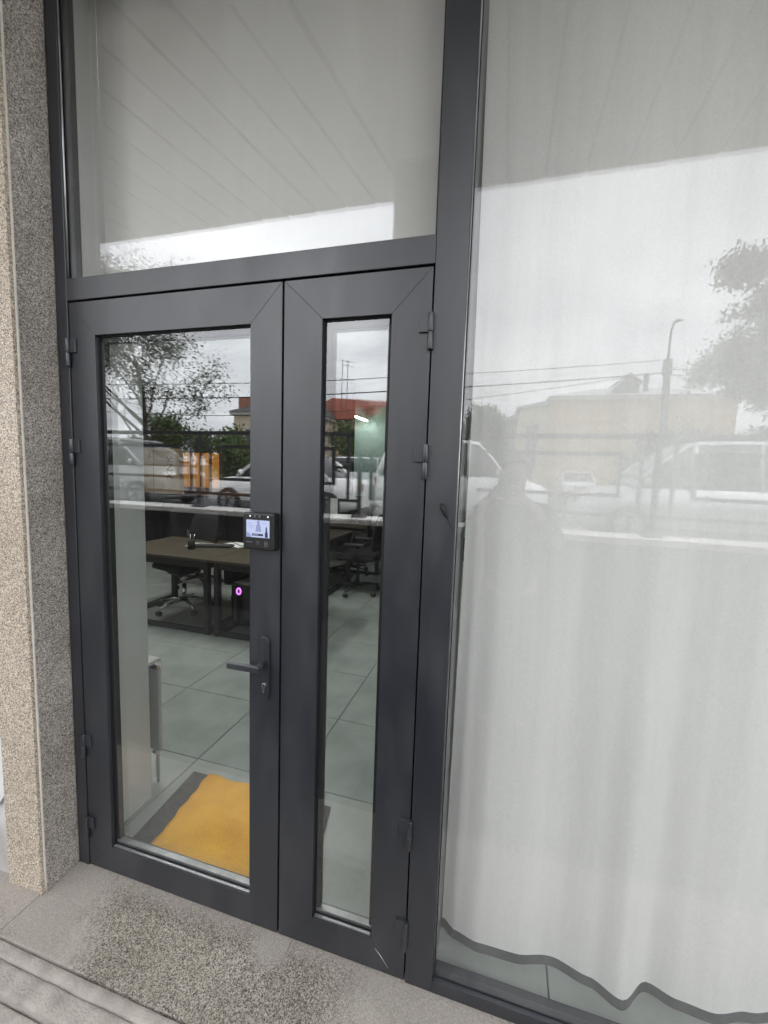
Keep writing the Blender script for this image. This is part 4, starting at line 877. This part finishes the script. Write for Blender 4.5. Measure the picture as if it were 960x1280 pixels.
# ------------------------------------------------------------------ trees
def tree(name, label, base, h, spread, nleaf, lsz, leafm, seed, tr=.16, low=.25, droop=0.0, depth=4, group='trees across the street', shape=1.0, limbs=5):
    rng = random.Random(seed)
    t = thing(name, label, 'tree', base, group=group)
    tb = MB(); tips = []
    def branch(p, d, ln, r, lev):
        pts = [p]; rad = [r]; q = p.copy(); dd = d.copy(); n = 4
        for k in range(n):
            dd = (dd + Vector((rng.uniform(-.22, .22), rng.uniform(-.22, .22), rng.uniform(-.08, .16) - droop * lev * .12))).normalized()
            q = q + dd * ln / n; pts.append(q.copy()); rad.append(r * (1 - .16 * (k + 1)) if lev else r * (1 - .13 * (k + 1)))
        tb.tube(pts, rad, 6 if lev < 2 else 4)
        if lev >= 2:
            tips.extend(pts[1:])
        if lev < depth:
            k = limbs if lev == 0 else rng.choice((3, 3, 4))
            for i in range(k):
                f = rng.uniform(low if lev == 0 else .3, 1.0) if i else 1.0
                j = min(int(f * n), n - 1); pp_ = pts[j].lerp(pts[j + 1], f * n - j if f < 1 else 1)
                a = rng.uniform(0, 2 * math.pi); out = Vector((math.cos(a), math.sin(a), rng.uniform(.15, .8) * shape)).normalized()
                nd = (dd * .45 + out * (.85 if i else .35)).normalized()
                branch(pp_, nd, ln * rng.uniform(.5, .72) * (spread if lev == 0 else 1), rad[min(j + 1, n)] * rng.uniform(.5, .7), lev + 1)
    branch(Vector((0, 0, 0)), Vector((0, 0, 1)), h * .45, tr, 0)
    tb.build('trunk', 'bark', t, local=True)
    mb_ = MB(); vs, fs = [], []
    for i in range(nleaf):
        p = rng.choice(tips) + Vector((rng.gauss(0, .22), rng.gauss(0, .22), rng.gauss(0, .2) - droop * rng.random() * .5))
        a = Vector((rng.gauss(0, 1), rng.gauss(0, 1), rng.gauss(0, 1) - droop)).normalized(); b_ = a.cross(Vector((rng.gauss(0, 1), rng.gauss(0, 1), rng.gauss(0, 1)))).normalized()
        s = lsz * rng.uniform(.6, 1.4); o = len(vs)
        vs += [p - a * s, p + b_ * s * .5, p + a * s, p - b_ * s * .5]; fs.append((o, o + 1, o + 2, o + 3))
    mb_.add(vs, fs); mb_.build('crown', leafm, t, local=True)
    return t
tree('sparse_tree', 'sparse spring tree with thin twigs reflected at the left of the wide door glass', (-11.9, -11.6, ST), 10.2, .85, 34000, .045, 'leaf_dark', 17, .13, .28, 0, 5, limbs=11)
tree('leafy_tree', 'tall drooping leafy tree reflected at the right edge of the fixed pane', (11.1, -18.5, ST), 15.5, .64, 90000, .09, 'leaf_dark', 14, .22, .05, .6, 4, limbs=16)
tree('bushy_tree', 'low bushy green tree reflected in the narrow door glass under the red roof', (-8.6, -24.5, ST), 3.4, 1.4, 16000, .10, 'leaf_b', 5, .14, .12, 0, 4)
tree('bushy_tree', 'round green tree behind the far white minibus in the narrow glass', (-4.5, -20.0, ST), 6.4, .75, 22000, .09, 'leaf_b', 9, .14, .12, 0, 4)
tree('bushy_tree', 'green bush tree reflected below the sparse tree in the wide glass', (-12.8, -18.0, ST), 2.5, 1.5, 12000, .09, 'leaf_b', 21, .12, .1, 0, 4)
tree('bushy_tree', 'green bush tree in front of the cream house', (-17.2, -19.5, ST), 3.2, 1.5, 12000, .09, 'leaf_b', 25, .12, .1, 0, 4)
for i, (x, y, h, lb) in enumerate(((-1.0, -42, 7.8, 'distant tree left of the yellow building, tallest of the row'), (2.2, -46, 7.4, 'distant tree just behind the corner of the yellow building'), (-5.0, -48, 7.0, 'distant tree beside the mullion, left of the row'), (-3.0, -40, 5.0, 'lower distant tree in the row left of the yellow building'))):
    tree('distant_tree', lb, (x, y, ST), h, 1.2, 9000, .16, 'leaf_c', 30 + i, .16, .15, 0, 4)

# ------------------------------------------------------------------ the photographer with a phone, reflected in the fixed pane
GZ = TZ
ps = thing('person', 'person in dark jacket holding up a phone, reflected in the fixed pane', 'person', (.745, -1.58, GZ))
def skinned(name, m, parent, joints, edges, root=0, sub=2):
    me = bpy.data.meshes.new(name); me.from_pydata([j[0] for j in joints], edges, []); me.materials.append(MT[m])
    o = bpy.data.objects.new(name, me); col.objects.link(o); o.parent = parent
    o.modifiers.new('skin', 'SKIN').use_smooth_shade = True
    for i, j in enumerate(joints):
        r = j[1]; me.skin_vertices[0].data[i].radius = (r, r) if not isinstance(r, tuple) else r
        me.skin_vertices[0].data[i].use_root = (i == root)
    sm = o.modifiers.new('sub', 'SUBSURF'); sm.levels = sub; sm.render_levels = sub
    return o
# local coordinates: feet at z=0, facing +y; the phone is 0.37 m in front of the face
HZ = 1.86
J = [((0, 0, .98), (.15, .105)), ((0, 0, 1.18), (.145, .10)), ((0, .0, 1.38), (.165, .105)), ((0, .0, 1.515), (.10, .08)), ((0, .012, 1.58), (.056, .056)), ((0, .022, 1.66), (.062, .07)), ((0, .018, 1.745), (.074, .088)), ((0, .012, 1.815), (.058, .068)),
     ((.10, 0, .93), .088), ((.115, .01, .52), .060), ((.12, -.01, .10), .042), ((.13, .06, .045), .038), ((.14, .17, .03), .032),
     ((-.10, 0, .93), .088), ((-.115, .01, .52), .060), ((-.12, -.01, .10), .042), ((-.13, .06, .045), .038), ((-.14, .17, .03), .032),
     ((.185, .0, 1.475), .062), ((.255, .10, 1.26), .048), ((.11, .315, 1.53), .034), ((.02, .345, 1.60), (.030, .018)),
     ((-.185, .0, 1.475), .062), ((-.275, .10, 1.26), .048), ((-.20, .315, 1.53), .034), ((-.125, .345, 1.60), (.030, .018))]
E_ = [(0, 1), (1, 2), (2, 3), (3, 4), (4, 5), (5, 6), (6, 7), (0, 8), (8, 9), (9, 10), (10, 11), (11, 12), (0, 13), (13, 14), (14, 15), (15, 16), (16, 17), (2, 18), (18, 19), (19, 20), (20, 21), (2, 22), (22, 23), (23, 24), (24, 25)]
# fingers: rooted in the palms, curled round the phone's sides
for s, hand in ((1, 21), (-1, 25)):
    px_ = -.068 + s * .040      # phone edge in local x
    hx = J[hand][0][0]
    for k in range(4):
        z0 = 1.655 - k * .022 + (.004 if k in (1, 2) else 0)
        a = len(J); ln = (.0, .004, .002, -.006)[k]
        J += [((hx - s * .006, .352, z0 - .012), .0095), ((px_ + s * .008, .366 + ln * .3, z0), .0088), ((px_ - s * .012 - s * ln, .368, z0 + .004), .0075)]
        E_ += [(hand, a), (a, a + 1), (a + 1, a + 2)]
    a = len(J)
    J += [((hx - s * .004, .333, 1.60), .0115), ((px_ + s * .004, .345, 1.575), .0098), ((px_ - s * .014, .354, 1.585), .0085)]
    E_ += [(hand, a), (a, a + 1), (a + 1, a + 2)]
skinned('body', 'skin', ps, J, E_)
jk = [((0, 0, .92), (.185, .135)), ((0, 0, 1.15), (.178, .13)), ((0, 0, 1.36), (.195, .135)), ((0, 0, 1.50), (.115, .095)), ((0, .008, 1.545), (.072, .07)),
      ((.195, 0, 1.475), .082), ((.262, .10, 1.255), .064), ((.135, .285, 1.49), .048), ((-.195, 0, 1.475), .082), ((-.282, .10, 1.255), .064), ((-.215, .285, 1.49), .048)]
skinned('jacket', 'jacket', ps, jk, [(0, 1), (1, 2), (2, 3), (3, 4), (2, 5), (5, 6), (6, 7), (2, 8), (8, 9), (9, 10)])
tq = [((0, 0, .99), (.165, .12)), ((.10, 0, .90), .108), ((.115, .01, .52), .080), ((.12, -.01, .09), .066), ((-.10, 0, .90), .108), ((-.115, .01, .52), .080), ((-.12, -.01, .09), .066)]
skinned('trousers', 'trousers', ps, tq, [(0, 1), (1, 2), (2, 3), (0, 4), (4, 5), (5, 6)])
for s in (-1, 1):
    skinned('shoe', 'shoe', ps, [((s * .12, -.05, .05), (.045, .05)), ((s * .127, .06, .05), (.048, .048)), ((s * .138, .19, .035), (.042, .034))], [(0, 1), (1, 2)], sub=1)
    MB().ball((s * .034, .098, 1.735), .013, 8, 6).build('eye', 'eye_white', ps, local=True)
    MB().ball((s * .083, .012, 1.72), .03, 8, 6, (.35, .7, 1)).build('ear', 'skin', ps, local=True)
MB().loft([[(-.008, .098, 1.742), (.008, .098, 1.742), (0, .108, 1.742)], [(-.016, .098, 1.69), (.016, .098, 1.69), (0, .132, 1.695)], [(-.012, .096, 1.68), (.012, .096, 1.68), (0, .11, 1.68)]]).build('nose', 'skin', ps, local=True)
MB().ball((0, .088, 1.652), .022, 8, 5, (1, .5, .3)).build('mouth', 'tail_red', ps, local=True)
hr = []
for k in range(9):
    z = 1.70 + .165 * k / 8; f = math.sqrt(max(0.0, 1 - ((z - 1.735) / .133) ** 2))
    y0 = .09 if z > 1.785 else .03
    hr.append([(.094 * f * math.cos(a) , (-.005 + .108 * f * math.sin(a)) if math.sin(a) < 0 else min(.108 * f * math.sin(a), y0), z) for a in [2 * math.pi * i / 16 for i in range(16)]])
MB().loft(hr).build('hair', 'hair', ps, local=True)
pn = thing('phone', 'dark phone held up in front of the photographer\'s face', 'phone', (.677, -1.21, 1.59))
B(.6395, .7135, -1.214, -1.206, 1.515, 1.667).build('case', 'black_plastic', pn, bevel=.006, seg=3)
B(.6425, .7105, -1.2150, -1.2145, 1.52, 1.662).build('display', 'black_gloss', pn)
for x, z in ((.699, 1.648), (.699, 1.625), (.678, 1.637)): MB().tube([(x, -1.206, z), (x, -1.2035, z)], .0085, 12).build('lens', 'black_gloss', pn)
